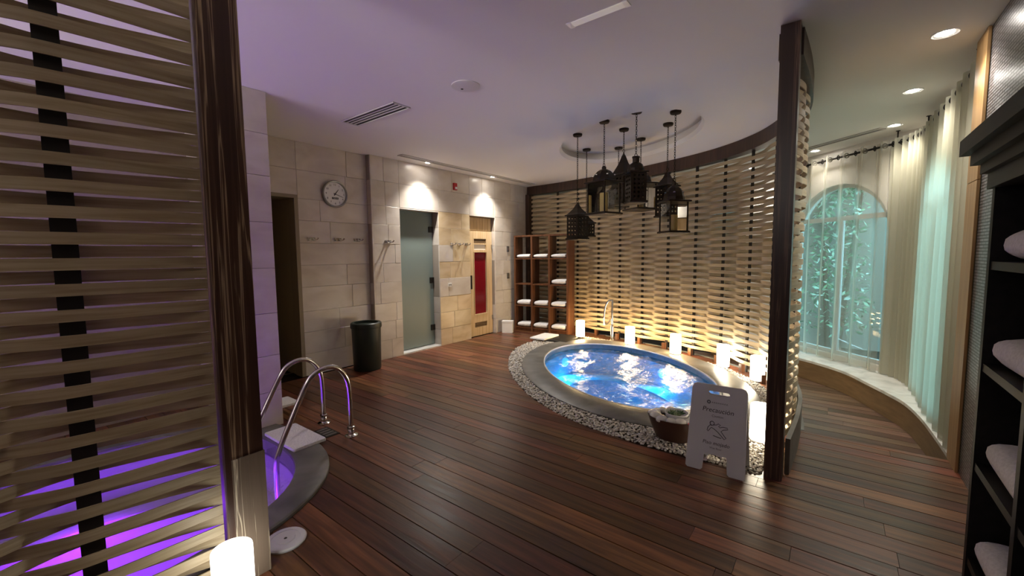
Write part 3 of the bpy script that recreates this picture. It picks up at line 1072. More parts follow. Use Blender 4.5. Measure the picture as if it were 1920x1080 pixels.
# grab rails
def grab_rail(x, label, pts):
    t = thing('grab_rail', (x, 1.79, 0), label, 'handrail', 'grab rails of the plunge pool')
    P = [(0, p.x - 1.79, p.y) for p in spline(pts, 8)]
    MB().tube(P, .019, 12).build('tube', 'chrome', t, 60)
    MB().lathe([(.052, 0), (.052, .008), (.040, .014), (.026, .018), (.026, .06), (.022, .066)], 20).build('foot_flange', 'chrome', t, 40)
    MB().lathe([(.030, .062), (.030, .078), (.021, .082)], 20).build('collar', 'chrome', t, 40)
grab_rail(-3.05, 'stainless grab rail of the purple pool, nearer of the pair', [(1.79, .02), (1.788, .34), (1.765, .48), (1.70, .575), (1.615, .605), (1.52, .58), (1.45, .51), (1.325, .273), (1.235, .08), (1.213, -.02), (1.21, -.30)])
grab_rail(-3.48, 'stainless grab rail of the purple pool, farther of the pair', [(1.79, .02), (1.788, .33), (1.77, .47), (1.70, .57), (1.615, .60), (1.52, .575), (1.45, .50), (1.317, .257), (1.225, .07), (1.205, -.03), (1.20, -.30)])

# ------------------------------------------------------------------ small floor things
def pad(name, cx, cy, lx, ly, z, h, rz, mat, label, cat, group=None):
    r = min(lx, ly) * .06
    poly = []
    for sx, sy, a0 in ((1, 1, 0), (-1, 1, PI / 2), (-1, -1, PI), (1, -1, 1.5 * PI)):
        for k in range(4):
            a = a0 + PI / 2 * k / 3
            poly.append((sx * (lx / 2 - r) + r * math.cos(a), sy * (ly / 2 - r) + r * math.sin(a)))
    n_ = len(poly)
    mb = MB()
    vs = [(x, y, 0) for x, y in poly] + [(x, y, h * .7) for x, y in poly] + [(x * .985, y * .985, h) for x, y in poly]
    fs = [tuple(range(n_ - 1, -1, -1)), tuple(range(2 * n_, 3 * n_))]
    for l in range(2):
        for i in range(n_):
            j = (i + 1) % n_
            fs.append((l * n_ + i, l * n_ + j, (l + 1) * n_ + j, (l + 1) * n_ + i))
    o = mb.add(vs, fs).build(name, mat, None, 35)
    o.location = (cx, cy, z); o.rotation_euler.z = rz
    return tag(o, label, cat, group)
pad('bath_mat', -3.33, 1.472, .50, .25, .0225, .02, .01, 'towel', 'white folded bath mat lying on the rim of the purple pool', 'mat')
pad('bath_mat', -4.28, 1.79, .26, .22, .0012, .02, .0, 'towel', 'white bath mat peeking out behind the purple lit stone wall end', 'mat')
pad('floor_mat', -3.62, 6.08, .44, .58, .019, .016, .05, 'black_wood', 'dark flat mat lying by the far end of the whirlpool', 'mat')
pad('bath_mat', -3.90, 5.94, .29, .50, .036, .022, .04, 'towel', 'white folded bath mat on the dark mat before the towel shelf', 'mat')
t = thing('floor_drain', (-3.27, 1.70, .0012), 'dark slotted floor drain beside the grab rail feet', 'drain')
MB().box(-.105, .105, -.06, .06, 0, .003).build('plate', 'black_metal', t)
for k in range(4):
    MB().box(-.085 + k * .047, -.055 + k * .047, -.045, .045, .0032, .0045).build('slot', 'device_grey', t)
t = thing('skimmer_lid', (-2.165, .885, .0012), 'round white skimmer lid on the floor by the near screen post', 'lid')
MB().lathe([(.095, 0), (.098, .010), (.092, .016), (.070, .017), (.068, .014), (.045, .014), (.043, .017), (.01, .017)], 32).build('disc', 'white_plastic', t, 40)
MB().lathe([(.008, .0172), (.006, .019)], 10).build('finger_hole', 'ink', t)
t = thing('trash_bin', (-4.74, 3.05, .001), 'dark green cylindrical trash bin against the stone wall', 'bin')
MB().lathe([(.165, 0), (.170, .01), (.180, .54), (.172, .54)], 36).build('body', 'bin_green', t, 40)
MB().lathe([(.190, .538), (.194, .555), (.190, .598), (.178, .608), (.150, .606), (.146, .575), (.02, .572)], 36).build('lid_ring', 'bin_green', t, 40)
o = MB().box(-.10, .10, -.055, .055, 0, .20).box(-.104, .104, -.059, .059, .20, .225).build('storage_box', 'white_gloss')
o.location = (-4.80, 6.06, .0012); o.rotation_euler.z = .5
tag(o, 'small white lidded box on the floor between sauna door and towel shelf', 'box')

# ------------------------------------------------------------------ doors
# open doorway by the clock
d1 = MB().box(-5.95, XC - TH, 2.37, 2.40, 0, 2.18).box(-5.95, XC - TH, 1.59, 1.62, 0, 2.18).box(-5.95, XC - TH, 1.62, 2.37, 2.15, 2.18)
d1 = struct(d1.build('door_1', 'olive_wood'))
MB().box(XC - TH, XC + .006, 2.355, 2.40, 0, 2.18).build('jamb', 'olive_trim', d1)
MB().box(XC - TH, XC + .006, 1.59, 1.62, 0, 2.18).build('jamb', 'olive_trim', d1)
MB().box(XC - TH, XC + .006, 1.62, 2.355, 2.14, 2.18).build('head', 'olive_trim', d1)
MB().box(-5.32, -5.28, 1.62, 2.37, 0, .012).build('threshold', 'chrome', d1)
# frosted glass door
d2 = struct(MB().box(-5.105, -5.093, 3.80, 4.515, .03, 2.12).build('door_2', 'frosted'))
MB().box(-5.13, XW, 3.79, 4.53, .0, .02).build('sill', 'marble', d2)
MB().tube([(-5.088, 3.86, .86), (-5.055, 3.86, .86), (-5.055, 3.86, 1.14), (-5.088, 3.86, 1.14)], .009, 8).build('handle', 'chrome', d2, 50)
for z in (.30, 1.06, 1.86):
    MB().box(-5.112, -5.075, 4.44, 4.518, z - .045, z + .045).build('hinge', 'black_metal', d2)
MB().box(-5.15, XW - .002, 3.772, 3.79, 0, 2.14).build('jamb', 'stone', d2)
MB().box(-5.15, XW - .002, 3.79, 4.53, 2.125, 2.14).build('head', 'stone', d2)
# sauna door
d3 = struct(MB().box(-5.09, -5.06, 5.24, 5.90, .0, 2.125).build('door_3', 'pine'))
xs = -5.06
y0, y1 = 5.25, 5.885
MB().box(xs, xs + .02, y0, y1, 1.885, 2.115).build('transom_backing', 'pine', d3)
for k in range(8):
    a = y0 + .01 + k * (y1 - y0 - .02) / 8
    MB().box(xs + .02, xs + .030, a + .002, a + (y1 - y0 - .02) / 8 - .002, 1.89, 2.11).build('transom_slat', 'pine', d3)
g0, g1 = y0 + .155, y1 - .155
leaf = MB()
leaf.box(xs, xs + .04, y0, g0, .01, 1.875).box(xs, xs + .04, g1, y1, .01, 1.875)
leaf.box(xs, xs + .04, g0, g1, .01, .16).box(xs, xs + .04, g0, g1, .25, .40).box(xs, xs + .04, g0, g1, 1.50, 1.545).box(xs, xs + .04, g0, g1, 1.64, 1.66).box(xs, xs + .04, g0, g1, 1.74, 1.875)
leaf = leaf.build('leaf', 'pine', d3)
MB().box(xs + .004, xs + .016, g0, g1, .40, 1.50).build('red_window', 'red_panel', leaf)
MB().box(xs + .004, xs + .02, g0, g1, 1.545, 1.64).build('notice_plate', 'plaster', leaf)
for z0, z1 in ((.16, .25), (1.66, 1.74)):
    for k in range(4):
        q = z0 + (z1 - z0) * (k + .15) / 4
        MB().box(xs + .006, xs + .03, g0, g1, q, q + (z1 - z0) / 4 * .6).build('louvre', 'fascia', leaf)
mb = MB()
for a, b, p, q in ((g0 - .012, g0, .40, 1.50), (g1, g1 + .012, .40, 1.50), (g0 - .012, g1 + .012, .388, .40), (g0 - .012, g1 + .012, 1.50, 1.512)):
    mb.box(xs + .04, xs + .048, a, b, p, q)
mb.build('glazing_bead', 'pine', leaf)
MB().box(xs + .04, xs + .075, y0 + .03, y0 + .065, .86, 1.10).build('handle', 'black_wood', leaf)
for z in (.3, 1.6):
    MB().box(xs + .03, xs + .052, y1 - .02, y1 + .005, z - .04, z + .04).build('hinge', 'steel_dull', leaf)

# ------------------------------------------------------------------ wall fittings
ck = thing('wall_clock', (XC + .002, 2.86, 2.235), 'round white wall clock with grey rim above the hooks', 'clock')
def lathe_x(prof, n_=40, cap=True):
    mb = MB().lathe(prof, n_, cap=cap)
    mb.v = [(z, x, y) for x, y, z in mb.v]
    return mb
lathe_x([(.165, 0), (.168, .03), (.160, .040), (.148, .036), (.145, .022)], 48, False).build('rim', 'clock_rim', ck, 40)
dial = lathe_x([(.150, .012), (.148, .020), (.01, .0205)], 48).build('dial', 'clock_face', ck, 40)
RX = Matrix(((0, 0, 1, 0), (1, 0, 0, 0), (0, 1, 0, 0), (0, 0, 0, 1)))   # text x -> +Y, text y -> Z, out -> +X
for h in range(1, 13):
    a = PI / 2 - h * PI / 6
    text('numeral', str(h), .034, 'ink', dial, Matrix.Translation((.0215, .116 * math.cos(a), .116 * math.sin(a))) @ RX)
def hand(ang, l, w, x):
    d = Vector((0, math.sin(ang), math.cos(ang))); s_ = Vector((0, math.cos(ang), -math.sin(ang)))
    pts = [d * -.022 + s_ * w, d * -.022 - s_ * w, d * l - s_ * w * .5, d * l + s_ * w * .5]
    vs = [(x, p.y, p.z) for p in pts] + [(x + .002, p.y, p.z) for p in pts]
    return MB().add(vs, [(0, 1, 2, 3), (7, 6, 5, 4), (0, 1, 5, 4), (1, 2, 6, 5), (2, 3, 7, 6), (3, 0, 4, 7)])
hand(math.radians(38), .075, .0055, .024).build('hour_hand', 'ink', ck)
hand(math.radians(108), .112, .004, .027).build('minute_hand', 'ink', ck)
lathe_x([(.009, .022), (.009, .031), (.004, .032)], 14).build('hub', 'ink', ck)
MB().box(.0207, .0225, -.042, .042, -.064, -.040).build('date_window', 'ink', dial)
text('date_text', 'TUE 18', .020, 'clock_face', dial, Matrix.Translation((.0232, 0, -.052)) @ RX)

hook_no = ['first robe hook beside the open doorway', 'second robe hook from the open doorway', 'third robe hook from the open doorway, under the clock', 'robe hook on the stone just left of the glass door', 'robe hook between the two doors, nearest the glass door', 'middle robe hook between glass door and sauna door', 'robe hook right beside the sauna door']
for (x, y, z), lb in zip([(XC, 2.54, 1.665), (XC, 2.88, 1.665), (XC, 3.15, 1.665), (XW, 3.573, 1.652), (XW, 4.80, 1.635), (XW, 4.97, 1.635), (XW, 5.14, 1.637)], hook_no):
    t = thing('robe_hook', (x + .001, y, z), 'chrome ' + lb, 'hook', 'robe hooks on the stone wall')
    t.scale = (1, .68, 1) if y > 4.5 else (1, 1, 1)
    MB().box(0, .010, -.048, .048, -.020, .020).build('back_plate', 'chrome', t)
    for s in (-1, 1):
        P = [(.006, s * .022, 0), (.035, s * .030, -.008), (.055, s * .044, -.003), (.062, s * .056, .016)]
        MB().tube([tuple(q) for q in P], [.010, .0095, .009, .012], 8).build('prong', 'chrome', t, 60)
t = thing('fire_alarm', (XW + .001, 4.89, 2.565), 'small red fire alarm on the stone above the doors', 'alarm')
MB().box(0, .03, -.035, .035, -.055, .055).build('body', 'alarm_red', t)
MB().box(.03, .042, -.016, .022, -.042, -.008).build('strobe', 'white_gloss', t)
t = thing('power_outlet', (XW + .001, 4.74, .975), 'white power outlet on the stone between the two doors', 'outlet')
MB().box(0, .008, -.038, .038, -.030, .030).build('plate', 'white_gloss', t)
for s in (-1, 1):
    MB().box(.008, .0095, s * .017 - .010, s * .017 + .010, -.013, .013).build('socket', 'device_grey', t)
for z, lb in ((1.561, 'upper grey control switch on the stone right of the sauna door'), (1.053, 'lower grey control switch on the stone right of the sauna door')):
    t = thing('control_switch', (XW + .001, 6.27, z), lb, 'switch', 'control switches by the sauna')
    MB().box(0, .012, -.032, .032, -.055, .055).build('plate', 'device_grey', t)
    MB().box(.012, .017, -.014, .014, -.026, .026).build('rocker', 'steel_dull', t)

# ------------------------------------------------------------------ towels
def towel_mesh(name, w, d, h, lump):
    """folded towel: rounded fold at the front, layers stacked; local x along the shelf, y depth, z up"""
    nx, n_ = 9, 20
    vs, fs = [], []
    for i in range(nx):
        x = -w / 2 + w * i / (nx - 1)
        e = 1 - .25 * abs(2 * i / (nx - 1) - 1) ** 6
        for k in range(n_):
            a = 2 * PI * k / n_
            c, s_ = math.cos(a), math.sin(a)
            y_ = d / 2 * abs(c) ** .55 * (1 if c > 0 else -1)
            z_ = h / 2 * abs(s_) ** .8 * (1 if s_ > 0 else -1) * e
            z_ += lump * math.sin(5 * x + 3 * y_) * (1 if s_ > 0 else 0)
            vs.append((x, y_, h / 2 + z_))
    for i in range(nx - 1):
        for k in range(n_):
            k2 = (k + 1) % n_
            fs.append((i * n_ + k, i * n_ + k2, (i + 1) * n_ + k2, (i + 1) * n_ + k))
    fs.append(tuple(range(n_ - 1, -1, -1))); fs.append(tuple((nx - 1) * n_ + k for k in range(n_)))
    return MB().add(vs, fs).mesh(name, 'towel', 60)

# towel shelf against the far end of the screen
ang = math.radians(6)
SW, SD, SH = 1.13, .28, 1.815
sh = thing('towel_shelf', (-3.74, 6.47, .0012), 'dark wooden towel shelf with twelve open compartments beside the woven screen', 'shelf', None, ang)
# local: x from -SW to 0, y from 0 (front) to SD (back)
for k in range(4):
    x = -SW + (SW - .035) * k / 3
    MB().box(x, x + .035, 0, SD, 0, SH).build('side_panel' if k in (0, 3) else 'divider', 'shelf_wood', sh)
shelf_z = [.075, .495, .905, 1.385]
cw = (SW - .035) / 3
for k in range(3):
    x = -SW + .035 + cw * k
    for z in shelf_z:
        MB().box(x, x + cw - .035, .004, SD, z - .022, z).build('shelf_board', 'shelf_wood', sh)
    MB().box(x, x + cw - .035, .002, SD, SH - .03, SH).build('top_board', 'shelf_wood', sh)
    MB().box(x, x + cw - .035, .02, .04, 0, .053).build('kick_board', 'shelf_wood', sh)
tw = towel_mesh('folded_towel', .275, .25, .075, .004)
colname = ['left', 'middle', 'right']
rowname = ['bottom', 'third', 'second', 'top']
for r_, cols in ((3, (0, 1, 2)), (2, (2,)), (1, (0, 1, 2)), (0, (0, 1, 2))):
    for c_ in cols:
        lx = -SW + .035 + cw * c_ + (cw - .035) / 2
        px, py = rot2(lx + random.uniform(-.008, .008), .13, ang)
        o = link('folded_towel', tw)
        o.location = (-3.74 + px, 6.47 + py, .0012 + shelf_z[r_] + .001)
        o.rotation_euler.z = ang + random.uniform(-.02, .02)
        o.scale = (1, 1, 1.0 if r_ == 3 else 1.25)
        tag(o, 'white folded towel in the %s row, %s column of the towel shelf' % (rowname[r_], colname[c_]), 'towel', 'towels in the far shelf')

# black cabinet at the right
CX, CY, CB = .42, 2.17, .692
cb = thing('towel_cabinet', (CX, CY, .0012), 'black wooden cabinet with cornice and open towel shelves at the right', 'cabinet')
# local: x 0 front .. depth; y 0 far end, negative toward the camera
CDp = CB - CX
CWd = .44
NCOL = 2
for k in range(NCOL + 1):
    yk = -k * CWd
    MB().box(0, CDp, yk - .03, yk, 0, 1.70).build('side_panel' if k in (0, NCOL) else 'divider', 'black_wood', cb)
MB().box(CDp - .012, CDp, -NCOL * CWd, -.03, .05, 1.70).build('back_panel', 'black_wood', cb)
czs = [.04, .34, .695, 1.055, 1.41]
for k in range(NCOL):
    for z in czs:
        MB().box(.004, CDp - .012, -(k + 1) * CWd, -k * CWd - .03, z - .028, z).build('shelf_board', 'black_wood', cb)
for i, (a, b, q) in enumerate([(1.66, 1.715, .012), (1.715, 1.75, .028), (1.75, 1.79, .05), (1.79, 1.845, .075)]):
    MB().box(-q, CDp, -NCOL * CWd - .03 - q, q, a, b).build('cornice_moulding', 'black_wood', cb)
tw2 = towel_mesh('folded_towel', .36, .23, .105, .006)
for z, lb, dx in ((1.41, 'top', .05), (1.055, 'second', .03), (.695, 'third', .02), (.34, 'fourth', .01)):
    o = link('folded_towel', tw2)
    o.location = (CX + .128 + dx * .2, CY - .245, z + .0025)
    o.rotation_euler.z = PI / 2 + random.uniform(-.03, .03)
    tag(o, 'thick white folded towel on the %s shelf of the black cabinet' % lb, 'towel', 'towels in the black cabinet')

# orange wood pillar between wall and curtain
pr = struct(MB().box(.690, .93, 3.86, 4.10, -.02, ZC - .002).build('trim_wood_pillar', 'fascia'))
MB().box(.676, .690, 3.845, 4.10, 0, 1.885).build('panel', 'tan_wood', pr)
MB().box(.676, .690, 3.845, 4.10, 1.89, ZC - .004).build('panel', 'tan_wood', pr)

# ------------------------------------------------------------------ table-less lamps (candle shaped)
def candle_lamp(x, y, label, mat, z=.03, s=1.0, core=True):
    if inside(POOL_OUT, x, y):
        z = .0312
    t = thing('candle_lamp', (x, y, z), label, 'lamp', 'cylindrical candle lamps')
    r, h = .073 * s, .275 * s
    shade = MB().lathe([(r * .97, .012), (r, .02), (r, h - .008), (r * .985, h), (r * .90, h), (r * .88, h - .006), (r * .42, h - .010)], 40).build('shade', mat, t, 40)
    MB().lathe([(r * .40, h - .0095), (r * .37, h - .004), (r * .30, h - .004), (r * .26, h - .009)], 28).build('top_cap', 'lamp_flame', shade, 40)
    MB().lathe([(r * 1.0, 0), (r * 1.02, .006), (r * .96, .012)], 32).build('base', 'white_plastic', t, 40)
    return t
candle_lamp(-3.42, 6.33, 'glowing cylinder lamp beside the towel shelf at the far whirlpool end', 'lamp_shade_warm', .036)
candle_lamp(-2.50, 6.245, 'glowing cylinder lamp right of the shower pipe', 'lamp_shade_warm', .012)
candle_lamp(-1.74, 6.02, 'glowing cylinder lamp in the middle of the row before the screen', 'lamp_shade_warm', .012)
candle_lamp(-1.075, 5.755, 'glowing cylinder lamp second from the dark screen post, far side', 'lamp_shade_white', .012)
candle_lamp(-.64, 5.33, 'glowing cylinder lamp half hidden behind the upper part of the post', 'lamp_shade_white', .012)
candle_lamp(-.40, 3.62, 'glowing cylinder lamp behind the wet floor sign at the post foot', 'lamp_shade_white', .012)
candle_lamp(-1.885, .565, 'white glowing cylinder lamp in the foreground by the near screen post', 'lamp_shade_near', .0012)

# ------------------------------------------------------------------ shower pipe
t = thing('shower_pipe', (-2.90, 6.47, .012), 'chrome standing shower pipe with curved spout behind the whirlpool', 'faucet')
MB().lathe([(.045, 0), (.045, .008), (.03, .014)], 20).build('base_flange', 'chrome', t, 40)
MB().lathe([(.027, .01), (.027, .26), (.022, .27)], 18).build('lower_tube', 'chrome', t, 40)
MB().tube([(0, 0, .26), (0, 0, .66), (0, 0, .685)], [.019, .019, .012], 14).build('riser_tube', 'chrome', t, 60)
P = spline([(0, 0, .665), (-.06, -.005, .66), (-.11, -.01, .58), (-.135, -.012, .46), (-.14, -.013, .32), (-.132, -.013, .24)], 6)
MB().tube([tuple(q) for q in P], .014, 10).build('spout', 'chrome', t, 60)
P = spline([(-.135, -.012, .34), (-.11, -.012, .26), (-.07, -.01, .28), (-.02, -.004, .36)], 6)
MB().tube([tuple(q) for q in P], .008, 8).build('hand_hose', 'steel_dull', t, 60)

# ------------------------------------------------------------------ planter
t = thing('planter', (-.95, 3.27, .010), 'brown bowl planter with white stones and succulents beside the sign', 'planter')
def bowl(prof, n_=36):
    return MB().lathe(prof, n_, sx=1.12, sy=.9, ang=.3)
bowl([(.10, 0), (.115, .004), (.150, .09), (.172, .165), (.175, .175), (.165, .175), (.155, .145), (.02, .14)]).build('bowl', 'pot_brown', t, 40)
inn = MB().lathe([(.065, .12), (.088, .21), (.084, .212), (.074, .185), (.01, .18)], 28, .025, .0).build('inner_pot', 'white_plastic', t, 40)
rr = random.Random(11)
for k in range(13):
    a = 2 * PI * k / 13
    r = rr.uniform(.034, .048)
    mb = MB()
    R_ = Matrix.Rotation(rr.uniform(0, 6), 3, 'Z')
    sx, sy, sz = r * 1.15, r * .95, r * .72
    bm = bmesh.new(); bmesh.ops.create_icosphere(bm, subdivisions=2, radius=1)
    vs = [R_ @ Vector((v.co.x * sx * (1 + .12 * math.sin(4 * v.co.z + k)), v.co.y * sy, v.co.z * sz)) for v in bm.verts]
    fs = [tuple(q.index for q in fc.verts) for fc in bm.faces]; bm.free()
    px, py = .128 * 1.12 * math.cos(a), .128 * .9 * math.sin(a)
    mb.add([v + Vector((px, py, .172)) for v in vs], fs).build('white_stone', 'marble', t, 60)
for k in range(5):
    cxp = .025 + (.045 * math.cos(k * 1.25) if k else 0); cyp = (.045 * math.sin(k * 1.25) if k else 0)
    mb = MB()
    for j in range(9):
        a = j * 2.4; L_ = .045 - .0028 * j; el = .35 + j * .11
        d = Vector((math.cos(a) * math.cos(el), math.sin(a) * math.cos(el), math.sin(el)))
        p0 = Vector((cxp, cyp, .186))
        mb.tube([p0, p0 + d * L_ * .5, p0 + d * L_], [.006, .009, .0015], 6)
    mb.build('succulent', 'leaf_green' if k % 2 else 'leaf_pale', inn, 60)
mb = MB()
for j in range(6):
    a = j * PI / 3
    p0 = Vector((.155, -.085, .165)); d = Vector((math.cos(a), math.sin(a), .5))
    mb.tube([p0, p0 + d * .016, p0 + d * .03], [.003, .011, .003], 6)
mb.build('flower', 'pink', t, 60)

# ------------------------------------------------------------------ wet floor sign
sg = thing('wet_floor_sign', (-.575, 2.90, .0012), 'white folding wet floor sign with a falling figure before the post', 'sign', None, math.radians(2))
# front board in local: x across, leaning back; cut-outs at handle and feet
SWb, SWt, SHt = .36, .335, .57
def board_outline():
    b = SWb / 2; tt = SWt / 2; h = SHt
    r = .012
    pts = [(-b + r, 0), (-b + .105 - r, 0), (-b + .105, r), (-b + .112, .115), (b - .112, .115), (b - .105, r), (b - .105 + r, 0), (b - r, 0), (b, r), (tt, h - .03), (tt - .012, h - .006), (tt - .03, h), (-tt + .03, h), (-tt + .012, h - .006), (-tt, h - .03), (-b, r)]
    return pts
def slot_outline():
    pts = []
    for k in range(9):
        a = -PI / 2 + PI * k / 8
        pts.append((.052 + .014 * math.cos(a), .515 + .014 * math.sin(a)))
    for k in range(9):
        a = PI / 2 + PI * k / 8
        pts.append((-.052 + .014 * math.cos(a), .515 + .014 * math.sin(a)))
    return pts
lean = math.radians(11)
def tf_front(s, d, z):
    return (s, z * math.sin(lean) + d, z * math.cos(lean))
def tf_back(s, d, z):
    return (s, 2 * SHt * math.sin(lean) + .006 - z * math.sin(lean) + d, z * math.cos(lean))
fb = holed_wall(board_outline(), [slot_outline()], .006, tf_front).build('front_board', 'white_plastic', sg)
holed_wall(board_outline(), [slot_outline()], .006, tf_back).build('rear_board', 'white_plastic', sg)
TS = Matrix(((1, 0, 0, 0), (0, math.sin(lean), -math.cos(lean), 0), (0, math.cos(lean), math.sin(lean), 0), (0, 0, 0, 1)))
def on_board(x, z):
    return Matrix.Translation(Vector(tf_front(x, -.0012, z))) @ TS
text('lettering', 'Precauci\u00f3n', .043, 'ink', fb, on_board(0, .405), shear=.15)
text('lettering', 'Caution', .022, 'grey_ink', fb, on_board(0, .367))
text('lettering', 'Piso mojado', .033, 'ink', fb, on_board(0, .190), shear=.15)
text('lettering', 'Wet floor', .018, 'grey_ink', fb, on_board(0, .158))
def stroke(pts, r, nm, mat='ink', closed=False):
    P = [tf_front(x, -.0012, z) for x, z in pts]
    return MB().tube(P, r, 6, closed).build(nm, mat, fb, 60)
stroke([(-.058 + .009 * math.cos(a * PI / 6), .455 + .009 * math.sin(a * PI / 6)) for a in range(12)], .0035, 'emblem', 'grey_ink', True)
for k in range(8):
    a = -.038 + k * .0125
    stroke([(a, .451), (a + .003, .459), (a + .007, .452)], .0014, 'emblem_mark', 'grey_ink')
stroke([(-.030 + .013 * math.cos(a * PI / 7), .318 + .013 * math.sin(a * PI / 7)) for a in range(14)], .0022, 'figure_head', 'ink', True)
stroke([(-.020, .308), (-.002, .312), (.008, .322), (.022, .314), (.010, .306), (.018, .298), (.036, .306), (.062, .306), (.066, .296), (.040, .288), (.026, .276), (.040, .258), (.058, .238), (.048, .228), (.030, .246), (.006, .268), (-.018, .284), (-.034, .290), (-.044, .274), (-.052, .262), (-.058, .268), (-.054, .288), (-.042, .304), (-.030, .304)], .0020, 'figure_body', 'ink', True)
stroke([(-.020, .240), (0, .236), (.012, .234), (.030, .232)], .0022, 'figure_skid', 'ink')

# ------------------------------------------------------------------ lanterns
def pierced(mb, w, h, tf, nx, rad=.34, b=.016):
    """metal panel with rows of round holes between solid borders"""
    iw, ih = w - 2 * b, h - 2 * b
    ny = max(2, round(ih / (iw / nx)))
    cw_, chh = iw / nx, ih / ny
    def q(a, c, d, e):
        mb.add([tf(a, d), tf(c, d), tf(c, e), tf(a, e)], [(0, 1, 2, 3)])
    q(-w / 2, -w / 2 + b, 0, h); q(w / 2 - b, w / 2, 0, h); q(-w / 2 + b, w / 2 - b, 0, b); q(-w / 2 + b, w / 2 - b, h - b, h)
    for i in range(nx):
        for j in range(ny):
            cx_, cy_ = -w / 2 + b + cw_ * (i + .5), b + chh * (j + .5)
            outer, inn_ = [], []
            for k in range(8):
                a = k * PI / 4
                m_ = max(abs(math.cos(a)), abs(math.sin(a)))
                outer.append(tf(cx_ + cw_ / 2 * math.cos(a) / m_, cy_ + chh / 2 * math.sin(a) / m_))
                rr_ = rad * (1 if k % 2 == 0 else .82)
                inn_.append(tf(cx_ + cw_ * rr_ * math.cos(a), cy_ + chh * rr_ * math.sin(a)))
            mb.add(outer + inn_, [(k, (k + 1) % 8, 8 + (k + 1) % 8, 8 + k) for k in range(8)])

def sq_ring(mb, prof, ang=PI / 4, n_=4):
    """square lathe: prof of (half side, z)"""
    k = 1 / math.cos(PI / n_)
    return mb.lathe([(r * k, z) for r, z in prof], n_, ang=ang)

def lantern(x, y, z0, side, eave, top, rz, style, roof, label, ztop=ZR):
    t = thing('hanging_lantern', (x, y, z0), label, 'lantern', 'metal lanterns over the whirlpool', rz)
    e, tp = eave - z0, top - z0
    hs = side / 2
    # base
    sq_ring(MB(), [(hs * 1.06, 0), (hs * 1.14, .006), (hs * 1.14, .022), (hs * 1.0, .030), (hs * .2, .031)]).build('base', 'bronze', t)
    if style == 'glass':
        p = .012
        for sx in (-1, 1):
            for sy in (-1, 1):
                MB().cbox((sx * (hs - p / 2), sy * (hs - p / 2), (e + .03) / 2), (p, p, e - .03)).build('corner_bar', 'bronze', t)
        mb = MB()
        for k in range(4):
            a = k * PI / 2
            nn = Vector((math.cos(a), math.sin(a), 0)); tt = Vector((-nn.y, nn.x, 0))
            c_ = nn * (hs - p / 2)
            vs = [c_ - tt * (hs - p), c_ + tt * (hs - p), c_ + tt * (hs - p) + Vector((0, 0, e)), c_ - tt * (hs - p) + Vector((0, 0, e))]
            vs[0].z = vs[1].z = .031
            MB().add(vs, [(0, 1, 2, 3)]).build('pane', 'clear_pane', t)
    else:
        for k in range(4):
            a = k * PI / 2
            nn = Vector((math.cos(a), math.sin(a), 0)); tt = Vector((-nn.y, nn.x, 0))
            mb = MB()
            pierced(mb, side, e - .03, lambda u, v_, nn=nn, tt=tt: tuple(nn * hs + tt * u + Vector((0, 0, .03 + v_))), 3, .32)
            o = mb.build('pierced_panel', 'bronze', t)
            md = o.modifiers.new('thickness', 'SOLIDIFY'); md.thickness = .003; md.offset = -1
    # eave and roof
    sq_ring(MB(), [(hs * .98, e - .012), (hs * 1.20, e - .010), (hs * 1.20, e + .004), (hs * 1.02, e + .012), (hs * .9, e + .012)]).build('eave', 'bronze', t)
    rh = tp - e
    if roof == 'pyramid':
        roof_o = sq_ring(MB(), [(hs * 1.0, e + .012), (hs * .86, e + rh * .16), (hs * .40, e + rh * .52), (hs * .16, e + rh * .84), (hs * .10, e + rh * .88), (.002, tp)]).build('roof', 'bronze', t)
    elif roof == 'dome':
        roof_o = MB().lathe([(hs * 1.05, e + .012), (hs * 1.0, e + rh * .22), (hs * .86, e + rh * .46), (hs * .60, e + rh * .66), (hs * .30, e + rh * .78), (hs * .20, e + rh * .80), (hs * .20, e + rh * .92), (hs * .12, tp)], 8, ang=PI / 8).build('roof', 'bronze', t)
        for k in range(6):
            a = k * PI / 3
            MB().lathe([(.011, e + rh * .40), (.012, e + rh * .43), (.009, e + rh * .455)], 8, hs * .93 * math.cos(a), hs * .93 * math.sin(a)).build('roof_stud', 'steel_dull', roof_o)
    else:
        roof_o = MB().lathe([(hs * 1.02, e + .012), (hs * 1.0, e + rh * .25), (hs * .80, e + rh * .50), (hs * .46, e + rh * .62), (hs * .42, e + rh * .64), (hs * .42, e + rh * .90), (hs * .50, e + rh * .92), (hs * .46, tp)], 12).build('roof', 'bronze', t)
    # hanging ring, chain, ceiling canopy
    ring = [(.016 * math.cos(k * PI / 6), 0, tp + .012 + .016 * math.sin(k * PI / 6)) for k in range(12)]
    MB().tube(ring, .0035, 6, True).build('ring', 'bronze', roof_o, 60)
    zc = ztop - z0
    mb = MB()
    z = tp + .028
    i = 0
    while z < zc - .02:
        P = []
        for k in range(8):
            a = 2 * PI * k / 8
            dx, dz = .0085 * math.cos(a), .017 * math.sin(a)
            P.append((dx, 0, z + .010 + dz) if i % 2 else (0, dx, z + .010 + dz))
        mb.tube(P, .0027, 4, True)
        z += .0255; i += 1
    mb.build('chain', 'chain_dark', t, 60)
    MB().lathe([(.022, zc - .028), (.052, zc - .024), (.058, zc - .012), (.058, zc + .002), (.01, zc + .003)], 24).build('canopy', 'bronze', t, 40)
    return t
L45 = yaw  # square to the camera
lantern(-2.622, 4.765, 1.632, .19, 1.945, 2.105, L45 + .65, 'pierced', 'pyramid', 'dark pierced lantern with pointed roof, lowest at the left of the cluster')
lantern(-2.886, 5.513, 1.695, .17, 1.90, 2.04, L45 + .5, 'pierced', 'pyramid', 'small pierced lantern half hidden behind the leftmost one')
